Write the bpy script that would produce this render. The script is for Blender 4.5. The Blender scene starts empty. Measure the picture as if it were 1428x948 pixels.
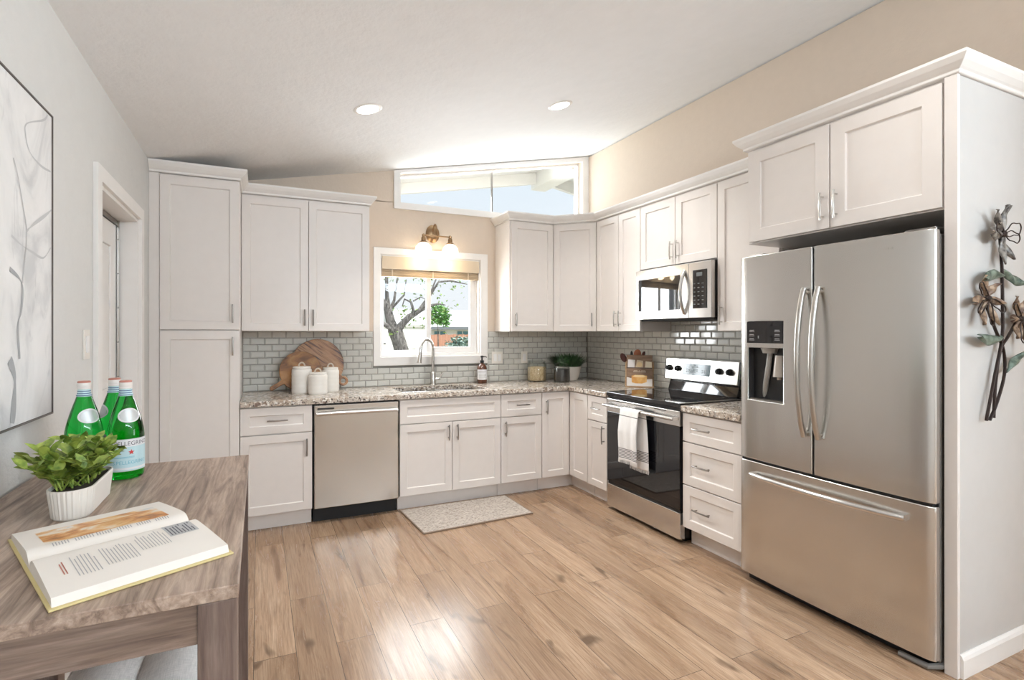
import bpy, bmesh, math, random
from mathutils import Matrix, Vector

S = bpy.context.scene
COL = S.collection
R = math.radians
random.seed(7)

# ------------------------------------------------------------------ camera
cam_d = bpy.data.cameras.new('camera')
cam = bpy.data.objects.new('camera', cam_d)
COL.objects.link(cam)
cam.location = (-3.0908, -4.3663, 1.3415)
cam.rotation_euler = (R(90), 0, -0.4158)
cam_d.sensor_width = 36
cam_d.lens = 711.46 / 1428 * 36
cam_d.shift_x = (714 - 674.82) / 1428
cam_d.shift_y = -(474 - 463.97) / 1428
cam_d.clip_start = 0.05
cam_d.clip_end = 200
S.camera = cam

# ------------------------------------------------------------------ world, sun, window daylight, exposure
S.view_settings.view_transform = 'Standard'
S.view_settings.look = 'None'
S.view_settings.gamma = 1
S.view_settings.use_curve_mapping = False
S.view_settings.exposure = 0.14
S.cycles.use_denoising = True
S.cycles.max_bounces = 12
S.cycles.diffuse_bounces = 6
S.cycles.transparent_max_bounces = 12
S.cycles.sample_clamp_indirect = 6
S.cycles.caustics_reflective = False
S.cycles.caustics_refractive = False

W = bpy.data.worlds.new('sky')
S.world = W
W.use_nodes = True
nt = W.node_tree
nt.nodes.clear()
tc = nt.nodes.new('ShaderNodeTexCoord')
sep = nt.nodes.new('ShaderNodeSeparateXYZ')
rp = nt.nodes.new('ShaderNodeValToRGB')
rp.color_ramp.elements[0].position = 0.0
rp.color_ramp.elements[0].color = (0.93, 0.97, 1.0, 1)
rp.color_ramp.elements[1].position = 0.55
rp.color_ramp.elements[1].color = (0.70, 0.86, 1.0, 1)
bg = nt.nodes.new('ShaderNodeBackground')
bg.inputs['Strength'].default_value = 0.90
wo = nt.nodes.new('ShaderNodeOutputWorld')
nt.links.new(tc.outputs['Generated'], sep.inputs[0])
nt.links.new(sep.outputs['Z'], rp.inputs[0])
nt.links.new(rp.outputs[0], bg.inputs['Color'])
nt.links.new(bg.outputs[0], wo.inputs[0])


def area_light(name, loc, rot, sx, sy, power, color=(1, 1, 1), parent=None, spread=180):
    d = bpy.data.lights.new(name, 'AREA')
    d.shape = 'RECTANGLE'
    d.size = sx
    d.size_y = sy
    d.energy = power
    d.color = color
    d.spread = R(spread)
    o = bpy.data.objects.new(name, d)
    COL.objects.link(o)
    o.location = loc
    o.rotation_euler = rot
    if parent:
        o.parent = parent
    return o


sd = bpy.data.lights.new('sun', 'SUN')
sd.energy = 5.2
sd.angle = R(1.0)
sd.color = (1, 0.96, 0.9)
sun = bpy.data.objects.new('sun', sd)
COL.objects.link(sun)
sun.rotation_euler = Vector((-0.30, 0.35, -0.88)).to_track_quat('-Z', 'Y').to_euler()

# added fill, standing for daylight from invented windows behind the camera and dining side
area_light('added_fill_front', (0.0, -7.50, 2.43), (R(140), 0, 0), 5.0, 0.34, 215, (0.78, 0.90, 1.0))
area_light('added_fill_dining', (3.70, -5.2, 1.30), (R(112), 0, R(90)), 3.4, 1.6, 210, (0.86, 0.94, 1.0))
area_light('daylight_kitchen_window', (-1.67, 0.30, 1.55), (R(90), 0, R(180)), 0.9, 0.8, 42, (0.92, 0.97, 1.0))
area_light('daylight_clerestory', (-0.95, 0.32, 2.55), (R(118), 0, R(180)), 1.7, 0.4, 24, (0.90, 0.97, 1.0))


# ------------------------------------------------------------------ mesh helper
class MB:
    def __init__(self):
        self.v = []
        self.f = []
        self.m = []
        self.s = []
        self.M = None

    def add(self, vs, fs, mi=0, smooth=False):
        b = len(self.v)
        if self.M is not None:
            vs = [tuple(self.M @ Vector(p)) for p in vs]
        self.v += [tuple(p) for p in vs]
        for f in fs:
            self.f.append([b + i for i in f])
            self.m.append(mi)
            self.s.append(smooth)
        return self

    def box(self, x0, x1, y0, y1, z0, z1, mi=0):
        x0, x1 = sorted((x0, x1)); y0, y1 = sorted((y0, y1)); z0, z1 = sorted((z0, z1))
        v = [(x0, y0, z0), (x1, y0, z0), (x1, y1, z0), (x0, y1, z0), (x0, y0, z1), (x1, y0, z1), (x1, y1, z1), (x0, y1, z1)]
        return self.add(v, [(0, 3, 2, 1), (4, 5, 6, 7), (0, 1, 5, 4), (1, 2, 6, 5), (2, 3, 7, 6), (3, 0, 4, 7)], mi)

    def prism(self, poly, axis, a0, a1, mi=0, smooth=False):
        """polygon in the two other axes (in xyz order), extruded along axis"""
        n = len(poly)
        def P(p, a):
            return {'x': (a, p[0], p[1]), 'y': (p[0], a, p[1]), 'z': (p[0], p[1], a)}[axis]
        v = [P(p, a0) for p in poly] + [P(p, a1) for p in poly]
        area = sum(poly[i][0] * poly[(i + 1) % n][1] - poly[(i + 1) % n][0] * poly[i][1] for i in range(n))
        flip = (area < 0) ^ (axis == 'y') ^ (a1 < a0)
        fs = [list(range(n))[::-1], list(range(n, 2 * n))]
        fs += [[i, (i + 1) % n, n + (i + 1) % n, n + i] for i in range(n)]
        if flip:
            fs = [f[::-1] for f in fs]
        self.add(v, fs[:2], mi, False)
        b = len(self.v) - 2 * n
        for f in fs[2:]:
            self.f.append([b + i for i in f]); self.m.append(mi); self.s.append(smooth)
        return self

    def lathe(self, prof, c=(0, 0, 0), seg=32, mi=0, smooth=True, sx=1, sy=1, rib=None):
        """profile [(r,z)] bottom to top about z; r=0 ends close the shape"""
        v = []; f = []; rings = []
        for r, z in prof:
            if r <= 1e-6:
                rings.append([len(v)]); v.append((c[0], c[1], c[2] + z))
            else:
                ring = []
                for i in range(seg):
                    a = 2 * math.pi * i / seg
                    rr = r * (rib(a) if rib else 1)
                    ring.append(len(v)); v.append((c[0] + sx * rr * math.cos(a), c[1] + sy * rr * math.sin(a), c[2] + z))
                rings.append(ring)
        for A, B in zip(rings, rings[1:]):
            if len(A) == 1 and len(B) == 1:
                continue
            for i in range(seg):
                j = (i + 1) % seg
                if len(A) == 1:
                    f.append((A[0], B[j], B[i]))
                elif len(B) == 1:
                    f.append((A[i], A[j], B[0]))
                else:
                    f.append((A[i], A[j], B[j], B[i]))
        if len(rings[0]) > 1:
            f.append(rings[0][::-1])
        if len(rings[-1]) > 1:
            f.append(rings[-1])
        return self.add(v, f, mi, smooth)

    def tube(self, pts, r, seg=10, mi=0, smooth=True, flat=1.0):
        pts = [Vector(p) for p in pts]
        n = len(pts)
        rs = r if isinstance(r, (list, tuple)) else [r] * n
        v = []; f = []
        t0 = (pts[1] - pts[0]).normalized()
        up = Vector((0, 0, 1)) if abs(t0.z) < 0.9 else Vector((1, 0, 0))
        nrm = (up - t0 * up.dot(t0)).normalized()
        for i, p in enumerate(pts):
            t = (pts[min(i + 1, n - 1)] - pts[max(i - 1, 0)])
            if t.length < 1e-9:
                t = t0
            t.normalize()
            nrm = (nrm - t * nrm.dot(t))
            nrm.normalize()
            b = t.cross(nrm)
            for k in range(seg):
                a = 2 * math.pi * k / seg
                v.append(p + (nrm * math.cos(a) * flat + b * math.sin(a)) * rs[i])
        for i in range(n - 1):
            for k in range(seg):
                l = (k + 1) % seg
                f.append((i * seg + k, i * seg + l, (i + 1) * seg + l, (i + 1) * seg + k))
        f.append(list(range(seg))[::-1])
        f.append([(n - 1) * seg + k for k in range(seg)])
        return self.add(v, f, mi, smooth)

    def grid(self, fn, nu, nv, mi=0, smooth=True):
        v = [fn(i / nu, j / nv) for j in range(nv + 1) for i in range(nu + 1)]
        f = [(j * (nu + 1) + i, j * (nu + 1) + i + 1, (j + 1) * (nu + 1) + i + 1, (j + 1) * (nu + 1) + i) for j in range(nv) for i in range(nu)]
        return self.add(v, f, mi, smooth)

    def cells(self, us, vs, holes, a0, a1, axis='z', front=None, mi=0):
        """solid slab out of grid cells minus holes; holes = set of (i,j)"""
        vid = {}; V = []; F = []
        def P(u, w, a):
            return {'z': (u, w, a), 'y': (u, a, w), 'x': (a, u, w)}[axis]
        def g(i, j, k):
            key = (i, j, k)
            if key not in vid:
                a = (a0, a1)[k]
                if front and k == 0:
                    a = a + front(us[i], vs[j])
                vid[key] = len(V); V.append(P(us[i], vs[j], a))
            return vid[key]
        ok = lambda i, j: 0 <= i < len(us) - 1 and 0 <= j < len(vs) - 1 and (i, j) not in holes
        for i in range(len(us) - 1):
            for j in range(len(vs) - 1):
                if not ok(i, j):
                    continue
                F.append((g(i, j, 0), g(i, j + 1, 0), g(i + 1, j + 1, 0), g(i + 1, j, 0)))
                F.append((g(i, j, 1), g(i + 1, j, 1), g(i + 1, j + 1, 1), g(i, j + 1, 1)))
                if not ok(i - 1, j): F.append((g(i, j, 0), g(i, j, 1), g(i, j + 1, 1), g(i, j + 1, 0)))
                if not ok(i + 1, j): F.append((g(i + 1, j, 0), g(i + 1, j + 1, 0), g(i + 1, j + 1, 1), g(i + 1, j, 1)))
                if not ok(i, j - 1): F.append((g(i, j, 0), g(i + 1, j, 0), g(i + 1, j, 1), g(i, j, 1)))
                if not ok(i, j + 1): F.append((g(i, j + 1, 0), g(i, j + 1, 1), g(i + 1, j + 1, 1), g(i + 1, j + 1, 0)))
        self.add(V, F, mi)
        return self

    def build(self, name, mats, parent=None, bevel=0, seg=2, loc=None, rot=None, recalc=True, sharp=40):
        me = bpy.data.meshes.new(name)
        me.from_pydata(self.v, [], self.f)
        mats = mats if isinstance(mats, (list, tuple)) else [mats]
        for m in mats:
            me.materials.append(m)
        me.polygons.foreach_set('material_index', self.m)
        me.polygons.foreach_set('use_smooth', self.s)
        me.update()
        if recalc:
            bm = bmesh.new(); bm.from_mesh(me)
            bmesh.ops.recalc_face_normals(bm, faces=bm.faces)
            bm.to_mesh(me); bm.free()
        if any(self.s):
            me.set_sharp_from_angle(angle=R(sharp))
        o = bpy.data.objects.new(name, me)
        COL.objects.link(o)
        if parent is not None:
            o.parent = parent
        if loc is not None:
            o.location = loc
        if rot is not None:
            o.rotation_euler = rot
        if bevel:
            b = o.modifiers.new('bevel', 'BEVEL')
            b.width = bevel; b.segments = seg; b.limit_method = 'ANGLE'; b.angle_limit = R(35)
            b.harden_normals = False
        return o


def sweep(mb, path, prof, mi=0):
    """profile [(offset,z)] swept along a 2D path, offset to the right-hand side, mitred"""
    n = len(path); rows = []
    dirs = [(Vector(path[i + 1]) - Vector(path[i])).normalized() for i in range(n - 1)]
    for i in range(n):
        if i == 0: d0 = d1 = dirs[0]
        elif i == n - 1: d0 = d1 = dirs[-1]
        else: d0, d1 = dirs[i - 1], dirs[i]
        n0 = Vector((d0.y, -d0.x)); n1 = Vector((d1.y, -d1.x))
        m = (n0 + n1); m = m / m.dot(n0) if m.length > 1e-6 else n0
        rows.append([(path[i][0] + m.x * o, path[i][1] + m.y * o, z) for o, z in prof])
    k = len(prof)
    v = [p for r in rows for p in r]
    f = []
    for i in range(n - 1):
        for j in range(k):
            l = (j + 1) % k
            f.append((i * k + j, i * k + l, (i + 1) * k + l, (i + 1) * k + j))
    f.append(list(range(k))[::-1]); f.append([(n - 1) * k + j for j in range(k)])
    mb.add(v, f, mi)
    return mb


def empty(name, loc=(0, 0, 0), rz=0, rot=None):
    o = bpy.data.objects.new(name, None)
    COL.objects.link(o)
    o.location = loc
    o.rotation_euler = rot if rot else (0, 0, rz)
    o.empty_display_size = 0.05
    return o


def tag(o, label, cat, group=None, kind=None):
    o['label'] = label
    o['category'] = cat
    if group: o['group'] = group
    if kind: o['kind'] = kind
    return o


def thing(name, label, cat, loc=(0, 0, 0), rz=0, group=None, rot=None):
    return tag(empty(name, loc, rz, rot), label, cat, group)


def struct(o, label=None):
    o['kind'] = 'structure'
    if label: o['label'] = label
    return o


def text_mesh(body, size):
    c = bpy.data.curves.new('lettering', 'FONT')
    c.body = body; c.size = size; c.align_x = 'CENTER'; c.resolution_u = 3
    o = bpy.data.objects.new('lettering', c)
    COL.objects.link(o)
    dg = bpy.context.evaluated_depsgraph_get()
    me = bpy.data.meshes.new_from_object(o.evaluated_get(dg))
    v = [tuple(p.co) for p in me.vertices]; f = [list(p.vertices) for p in me.polygons]
    bpy.data.objects.remove(o); bpy.data.curves.remove(c); bpy.data.meshes.remove(me)
    return v, f


# ------------------------------------------------------------------ materials
class NT:
    def __init__(self, name):
        self.m = bpy.data.materials.new(name)
        self.m.use_nodes = True
        self.t = self.m.node_tree
        self.b = self.t.nodes['Principled BSDF']
        self.out = self.t.nodes['Material Output']

    def n(self, typ, **kw):
        x = self.t.nodes.new('ShaderNode' + typ)
        for k, v in kw.items():
            if k.startswith('i_'):
                key = k[2:]
                x.inputs[int(key) if key.isdigit() else key.replace('_', ' ')].default_value = v
            else:
                setattr(x, k, v)
        return x

    def l(self, a, b):
        self.t.links.new(a, b)

    def set(self, **kw):
        for k, v in kw.items():
            self.b.inputs[k.replace('_', ' ')].default_value = v
        return self

    def coord(self, scale=(1, 1, 1), kind='Object', rot=(0, 0, 0), loc=(0, 0, 0)):
        c = self.n('TexCoord'); mp = self.n('Mapping')
        mp.inputs['Scale'].default_value = scale
        mp.inputs['Rotation'].default_value = rot
        mp.inputs['Location'].default_value = loc
        self.l(c.outputs[kind], mp.inputs[0])
        return mp.outputs[0]

    def noise(self, vec, scale=5, detail=4, rough=0.55, dist=0):
        x = self.n('TexNoise')
        x.inputs['Scale'].default_value = scale; x.inputs['Detail'].default_value = detail
        x.inputs['Roughness'].default_value = rough; x.inputs['Distortion'].default_value = dist
        if vec is not None: self.l(vec, x.inputs['Vector'])
        return x.outputs[0]

    def ramp(self, fac, stops, interp='LINEAR'):
        x = self.n('ValToRGB'); cr = x.color_ramp; cr.interpolation = interp
        while len(cr.elements) < len(stops): cr.elements.new(0.5)
        for e, (p, c) in zip(cr.elements, stops):
            e.position = p; e.color = (*c, 1) if len(c) == 3 else c
        self.l(fac, x.inputs[0])
        return x.outputs[0]

    def mix(self, fac, a, b, blend='MIX'):
        x = self.n('MixRGB', blend_type=blend)
        for i, s in ((0, fac), (1, a), (2, b)):
            if hasattr(s, 'links'): self.l(s, x.inputs[i])
            elif i == 0: x.inputs[0].default_value = s
            else: x.inputs[i].default_value = (*s, 1)
        return x.outputs[0]

    def bump(self, h, strength=0.2, dist=0.01):
        x = self.n('Bump'); x.inputs['Strength'].default_value = strength; x.inputs['Distance'].default_value = dist
        self.l(h, x.inputs['Height']); self.l(x.outputs[0], self.b.inputs['Normal'])

    def color(self, sock):
        self.l(sock, self.b.inputs['Base Color'])


def plain(name, col, rough=0.5, metal=0.0, **kw):
    n = NT(name)
    n.set(Base_Color=(*col, 1), Roughness=rough, Metallic=metal, **kw)
    v = n.noise(n.coord(), 14, 3)
    n.color(n.mix(v, tuple(c * 0.965 for c in col), tuple(min(1, c * 1.03) for c in col)))
    return n.m


def plaster(name, col, scale=55, strength=0.35, rough=0.75, var=0.03):
    n = NT(name)
    n.set(Roughness=rough)
    v = n.coord(kind='Object')
    a = n.noise(v, scale, 5, 0.6)
    b = n.noise(v, scale * 0.35, 3, 0.5)
    n.color(n.mix(b, tuple(c * (1 - var) for c in col), tuple(c * (1 + var) for c in col)))
    h = n.mix(0.5, a, b)
    n.bump(h, strength, 0.006)
    return n.m


def emit(name, col, strength):
    n = NT(name)
    n.set(Base_Color=(*col, 1), Emission_Color=(*col, 1), Emission_Strength=strength)
    return n.m


def thin_glass(name, tint=(1, 1, 1), refl=0.06, edge=0.5):
    n = NT(name)
    tr = n.n('BsdfTransparent'); tr.inputs[0].default_value = (*tint, 1)
    gl = n.n('BsdfGlossy'); gl.inputs['Roughness'].default_value = 0.02
    lw = n.n('LayerWeight'); lw.inputs['Blend'].default_value = 0.25
    ma = n.n('Math', operation='MULTIPLY_ADD'); ma.inputs[1].default_value = edge; ma.inputs[2].default_value = refl
    mx = n.n('MixShader')
    n.l(lw.outputs['Fresnel'], ma.inputs[0]); n.l(ma.outputs[0], mx.inputs[0])
    n.l(tr.outputs[0], mx.inputs[1]); n.l(gl.outputs[0], mx.inputs[2]); n.l(mx.outputs[0], n.out.inputs[0])
    return n.m


def steel(name, col=(0.66, 0.645, 0.62), rough=0.24, axis='z', streak=1.0):
    n = NT(name)
    sc = {'z': (150, 150, 0.5), 'x': (0.5, 150, 150), 'y': (150, 0.5, 150)}[axis]
    v = n.coord(sc)
    a = n.noise(v, 3, 3, 0.5)
    n.set(Metallic=1.0, Roughness=rough)
    n.color(n.mix(a, tuple(c * 0.975 for c in col), tuple(c * 1.025 for c in col)))
    big = n.noise(n.coord({'z': (4, 4, 0.35), 'x': (0.35, 4, 4), 'y': (4, 0.35, 4)}[axis]), 1.3, 1)
    n.bump(big, 0.10 * streak, 0.03)
    return n.m


def woody(name, dark, mid, light, axis='y', scale=1.0, rough=0.45, bump=0.1, dist=1.2):
    n = NT(name)
    s = [14 * scale, 14 * scale, 14 * scale]
    s['xyz'.index(axis)] = 1.1 * scale
    v = n.coord(tuple(s))
    a = n.noise(v, 2.2, 8, 0.65, dist)
    b = n.noise(n.coord(tuple(x * 4 for x in s)), 2.5, 4, 0.6, 0.3)
    c = n.ramp(a, [(0.30, dark), (0.5, mid), (0.72, light)])
    c = n.mix(n.ramp(b, [(0.42, (0, 0, 0)), (0.66, (0.35, 0.35, 0.35))]), c, dark)
    n.color(c); n.set(Roughness=rough)
    n.bump(b, bump, 0.004)
    return n.m


M = {}
M['cab'] = plain('white_cabinet_paint', (0.765, 0.72, 0.685), 0.33)
M['trim'] = plain('white_trim_paint', (0.83, 0.81, 0.785), 0.38)
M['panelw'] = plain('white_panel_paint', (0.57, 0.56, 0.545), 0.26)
M['vinyl'] = plain('white_vinyl', (0.84, 0.83, 0.82), 0.35)
M['beige'] = plaster('beige_wall_paint', (0.68, 0.575, 0.475))
M['greige'] = plaster('pale_textured_wall_paint', (0.68, 0.675, 0.655), 45, 1.0)
M['ceil'] = plaster('textured_white_ceiling', (0.855, 0.87, 0.885), 30, 1.0, 0.85)
M['dark'] = plain('black_plastic', (0.012, 0.012, 0.013), 0.35)
M['kick'] = plain('matte_black_kick', (0.006, 0.006, 0.006), 0.6)
M['gap'] = plain('dark_recess', (0.03, 0.028, 0.026), 0.8)
M['blackglass'] = plain('black_glass', (0.008, 0.008, 0.010), 0.04, 0.0, Specular_IOR_Level=0.75)
M['steel_v'] = steel('brushed_steel', axis='z')
M['steel_h'] = steel('brushed_steel_level_grain', (0.68, 0.665, 0.645), 0.22, axis='y')
M['steel_x'] = steel('brushed_steel_long_grain', (0.68, 0.665, 0.645), 0.22, axis='x')
M['chrome'] = plain('satin_nickel', (0.62, 0.60, 0.57), 0.22, 1.0)
M['nickel'] = plain('brushed_dark_nickel', (0.34, 0.32, 0.30), 0.30, 1.0)
M['brass'] = plain('aged_brass', (0.33, 0.215, 0.12), 0.28, 1.0)
M['glass'] = thin_glass('window_glass', (1, 1, 1), 0.008, 0.12)
M['jarglass'] = thin_glass('clear_jar_glass', (0.97, 0.985, 0.98), 0.035, 0.32)


def floor_mat():
    n = NT('oak_plank_floor')
    PW = 0.1635
    # plank layout: long side along y. brick texture runs along its x
    c = n.n('TexCoord'); mp = n.n('Mapping')
    mp.inputs['Rotation'].default_value = (0, 0, R(90))
    mp.inputs['Location'].default_value = (0.35, 2.6188 + PW * 10, 0)
    n.l(c.outputs['Object'], mp.inputs[0])
    br = n.n('TexBrick')
    br.offset = 0.37; br.offset_frequency = 2; br.squash = 1
    for k, v in (('Scale', 1.0), ('Mortar Size', 0.0011), ('Mortar Smooth', 0.3), ('Bias', 0.0), ('Brick Width', 1.22), ('Row Height', PW)):
        br.inputs[k].default_value = v
    br.inputs['Color1'].default_value = (0, 0, 0, 1); br.inputs['Color2'].default_value = (1, 1, 1, 1)
    br.inputs['Mortar'].default_value = (0.5, 0.5, 0.5, 1)
    n.l(mp.outputs[0], br.inputs['Vector'])
    # per-plank shift of the grain
    vadd = n.n('VectorMath', operation='MULTIPLY_ADD')
    n.l(br.outputs['Color'], vadd.inputs[0])
    vadd.inputs[1].default_value = (7, 13, 3)
    n.l(c.outputs['Object'], vadd.inputs[2])
    m2 = n.n('Mapping'); m2.inputs['Scale'].default_value = (11, 0.9, 1)
    n.l(vadd.outputs[0], m2.inputs[0])
    g1 = n.noise(m2.outputs[0], 1.5, 8, 0.68, 1.3)
    m3 = n.n('Mapping'); m3.inputs['Scale'].default_value = (90, 3.0, 1)
    n.l(vadd.outputs[0], m3.inputs[0])
    g2 = n.noise(m3.outputs[0], 2.0, 4, 0.6, 0.2)
    m4 = n.n('Mapping'); m4.inputs['Scale'].default_value = (5, 1.4, 1)
    n.l(vadd.outputs[0], m4.inputs[0])
    kn = n.noise(m4.outputs[0], 2.3, 2, 0.5, 0.6)
    col = n.ramp(g1, [(0.27, (0.17, 0.095, 0.052)), (0.40, (0.35, 0.222, 0.138)), (0.56, (0.46, 0.315, 0.208)), (0.78, (0.58, 0.425, 0.30))])
    tone = n.ramp(br.outputs['Color'], [(0.0, (0.76, 0.73, 0.70)), (1.0, (1.12, 1.12, 1.12))])
    col = n.mix(1.0, col, tone, 'MULTIPLY')
    col = n.mix(n.ramp(kn, [(0.64, (0, 0, 0)), (0.75, (0.85, 0.85, 0.85))]), col, (0.10, 0.060, 0.034))
    col = n.mix(n.ramp(g2, [(0.42, (0, 0, 0)), (0.68, (0.55, 0.55, 0.55))]), col, (0.17, 0.10, 0.058))
    col = n.mix(br.outputs['Fac'], col, (0.045, 0.026, 0.016))
    n.color(col)
    rr = n.ramp(g1, [(0.3, (0.30, 0.30, 0.30)), (0.7, (0.22, 0.22, 0.22))])
    n.l(rr, n.b.inputs['Roughness'])
    n.set(Specular_IOR_Level=0.5)
    inv = n.n('Invert'); n.l(br.outputs['Fac'], inv.inputs[1])
    h = n.mix(0.25, inv.outputs[0], g2)
    n.bump(h, 0.10, 0.003)
    return n.m


M['floor'] = floor_mat()


def granite():
    n = NT('speckled_granite')
    v = n.coord()
    big = n.noise(v, 9, 5, 0.6, 0.8)
    c = n.ramp(big, [(0.32, (0.40, 0.315, 0.245)), (0.52, (0.53, 0.455, 0.38)), (0.72, (0.66, 0.61, 0.55))])
    s1 = n.noise(v, 46, 4, 0.65)
    c = n.mix(n.ramp(s1, [(0.55, (0, 0, 0)), (0.59, (0.95, 0.95, 0.95))]), c, (0.05, 0.035, 0.030))
    s2 = n.noise(n.coord(loc=(3, 5, 1)), 40, 4, 0.65)
    c = n.mix(n.ramp(s2, [(0.53, (0, 0, 0)), (0.58, (0.95, 0.95, 0.95))]), c, (0.82, 0.79, 0.74))
    s3 = n.noise(n.coord(loc=(1, 9, 4)), 26, 3, 0.5)
    c = n.mix(n.ramp(s3, [(0.60, (0, 0, 0)), (0.64, (0.8, 0.8, 0.8))]), c, (0.19, 0.125, 0.095))
    s4 = n.noise(n.coord(loc=(7, 2, 6)), 110, 3, 0.6)
    c = n.mix(n.ramp(s4, [(0.58, (0, 0, 0)), (0.63, (0.8, 0.8, 0.8))]), c, (0.07, 0.05, 0.045))
    n.color(c); n.set(Roughness=0.14, Specular_IOR_Level=0.55)
    return n.m


M['granite'] = granite()
M['tile'] = plain('glazed_grey_tile', (0.60, 0.595, 0.555), 0.08, 0.0, Specular_IOR_Level=0.75)
M['grout'] = plain('grey_grout', (0.235, 0.225, 0.205), 0.8)
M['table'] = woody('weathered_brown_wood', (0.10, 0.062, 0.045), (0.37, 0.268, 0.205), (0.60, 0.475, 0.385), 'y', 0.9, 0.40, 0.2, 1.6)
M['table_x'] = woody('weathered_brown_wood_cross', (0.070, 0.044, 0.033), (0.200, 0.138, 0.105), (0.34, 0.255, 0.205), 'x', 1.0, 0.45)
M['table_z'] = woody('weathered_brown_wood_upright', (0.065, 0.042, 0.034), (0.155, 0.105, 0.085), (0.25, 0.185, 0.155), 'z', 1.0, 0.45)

# ------------------------------------------------------------------ room shell
XL = -3.716                    # left wall face
SL = 0.197; ZR = 3.148         # ceiling slope and ridge height
zc = lambda x: ZR + SL * x if x <= 0 else ZR - SL * x
YF = -7.6                      # wall behind the camera
XE = 3.9                       # dining side

fl = MB().box(XL - 0.2, XE + 0.2, YF - 0.2, 0.14, -0.10, 0.0).build('floor', M['floor'])
struct(fl, 'oak plank floor')

cm = MB()
cm.prism([(XL - 0.6, zc(XL - 0.6)), (0, ZR), (XE + 1.3, zc(XE + 1.3)), (XE + 1.3, zc(XE + 1.3) + 0.12), (0, ZR + 0.12), (XL - 0.6, zc(XL - 0.6) + 0.12)], 'y', YF - 1.6, 0.14)  # carried on outside as an unseen overhang added to block the sun
struct(cm.build('ceiling', M['ceil']), 'white textured sloping ceiling')

# back wall with the kitchen window and the clerestory opening
WX0, WX1, WZ0, WZ1 = -2.138, -1.205, 1.135, 2.015
CX0, CX1, CZ0 = -1.962, -0.072, 2.475
cz = lambda x: 3.098 + 0.188 * x           # clerestory head
wb = MB()
T = 0.14
wb.box(XL - 0.14, 0.14, 0, T, 0, WZ0)
wb.box(XL - 0.14, WX0, 0, T, WZ0, WZ1)
wb.box(WX1, 0.14, 0, T, WZ0, WZ1)
wb.box(XL - 0.14, 0.14, 0, T, WZ1, CZ0)
wb.prism([(XL - 0.14, CZ0), (CX0, CZ0), (CX0, zc(CX0) + 0.02), (XL - 0.14, zc(XL - 0.14) + 0.02)], 'y', 0, T)
wb.prism([(CX1, CZ0), (0.14, CZ0), (0.14, zc(0) + 0.0), (0, zc(0) + 0.02), (CX1, zc(CX1) + 0.02)], 'y', 0, T)
wb.prism([(CX0, cz(CX0)), (CX1, cz(CX1)), (CX1, zc(CX1) + 0.02), (CX0, zc(CX0) + 0.02)], 'y', 0, T)
struct(wb.build('wall_back', M['beige']), 'beige back wall')

# left wall with the doorway
DY0, DY1, DZ = -1.725, -0.925, 1.985
wl = MB()
wl.box(XL - 0.14, XL, YF, DY0, 0, zc(XL) + 0.01)
wl.box(XL - 0.14, XL, DY1, 0.0, 0, zc(XL) + 0.01)
wl.box(XL - 0.14, XL, DY0, DY1, DZ, zc(XL) + 0.01)
struct(wl.build('wall_left', M['greige']), 'pale textured left wall')

# right partition
wr = MB().box(0, 0.12, -4.0, 0, 0, ZR - 0.012)
struct(wr.build('wall_right', M['beige']), 'beige right wall')

# walls behind the camera, with openings for the added glazing
wf = MB()
FX0, FX1 = -2.6, 2.6
wf.box(XL - 0.14, -0.85, YF - 0.14, YF, 0, 2.25)
wf.box(-0.70, XE + 0.14, YF - 0.14, YF, 0, 2.25)
wf.box(-0.85, -0.70, YF - 0.14, YF, 2.1, 2.25)
wf.box(XL - 0.14, FX0, YF - 0.14, YF, 2.25, 3.2)
wf.box(FX1, XE + 0.14, YF - 0.14, YF, 2.25, 3.2)
wf.box(FX0, FX1, YF - 0.14, YF, 2.61, 3.2)
struct(wf.build('wall_front', M['greige']))
we = MB()
we.box(XE, XE + 0.14, YF, -6.9, 0, 2.5)
we.box(XE, XE + 0.14, -3.5, 0.0, 0, 2.5)
we.box(XE, XE + 0.14, -6.9, -3.5, 2.35, 2.5)
we.box(XE, XE + 0.14, -6.9, -3.5, 0, 0.35)
struct(we.build('wall_east', M['greige']))
wn = MB().box(0.14, XE, 0, 0.14, 0, 3.1).build('wall_dining', M['greige'])
struct(wn)

# ------------------------------------------------------------------ kitchen window
w1 = struct(empty('window_1', (0, 0, 0)), 'white sliding kitchen window over the sink')
cas = MB()
ox0, ox1, oz0, oz1 = -2.197, -1.133, 1.058, 2.073
cas.cells([ox0, WX0, WX1, ox1], [oz0, WZ0, WZ1, oz1], {(1, 1)}, -0.022, 0.0, 'y')
cas.build('casing', M['trim'], w1, 0.004)
rv = MB()
rv.cells([WX0 - 0.004, WX0 + 0.012, WX1 - 0.012, WX1 + 0.004], [WZ0 - 0.004, WZ0 + 0.012, WZ1 - 0.012, WZ1 + 0.004], {(1, 1)}, -0.004, 0.14, 'y')
rv.build('jamb', M['trim'], w1)
xm = -1.685
fr = MB()
fr.cells([WX0 + 0.012, WX0 + 0.03, WX1 - 0.03, WX1 - 0.012], [WZ0 + 0.012, WZ0 + 0.032, WZ1 - 0.03, WZ1 - 0.012], {(1, 1)}, 0.05, 0.12, 'y')
fr.build('window_frame', M['vinyl'], w1, 0.003)
ls = MB()
ls.cells([WX0 + 0.03, WX0 + 0.05, xm - 0.0, xm + 0.02], [WZ0 + 0.032, WZ0 + 0.05, WZ1 - 0.06, WZ1 - 0.03], {(1, 1)}, 0.085, 0.110, 'y')
lso = ls.build('fixed_sash', M['vinyl'], w1, 0.002)
rs = MB()
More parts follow.
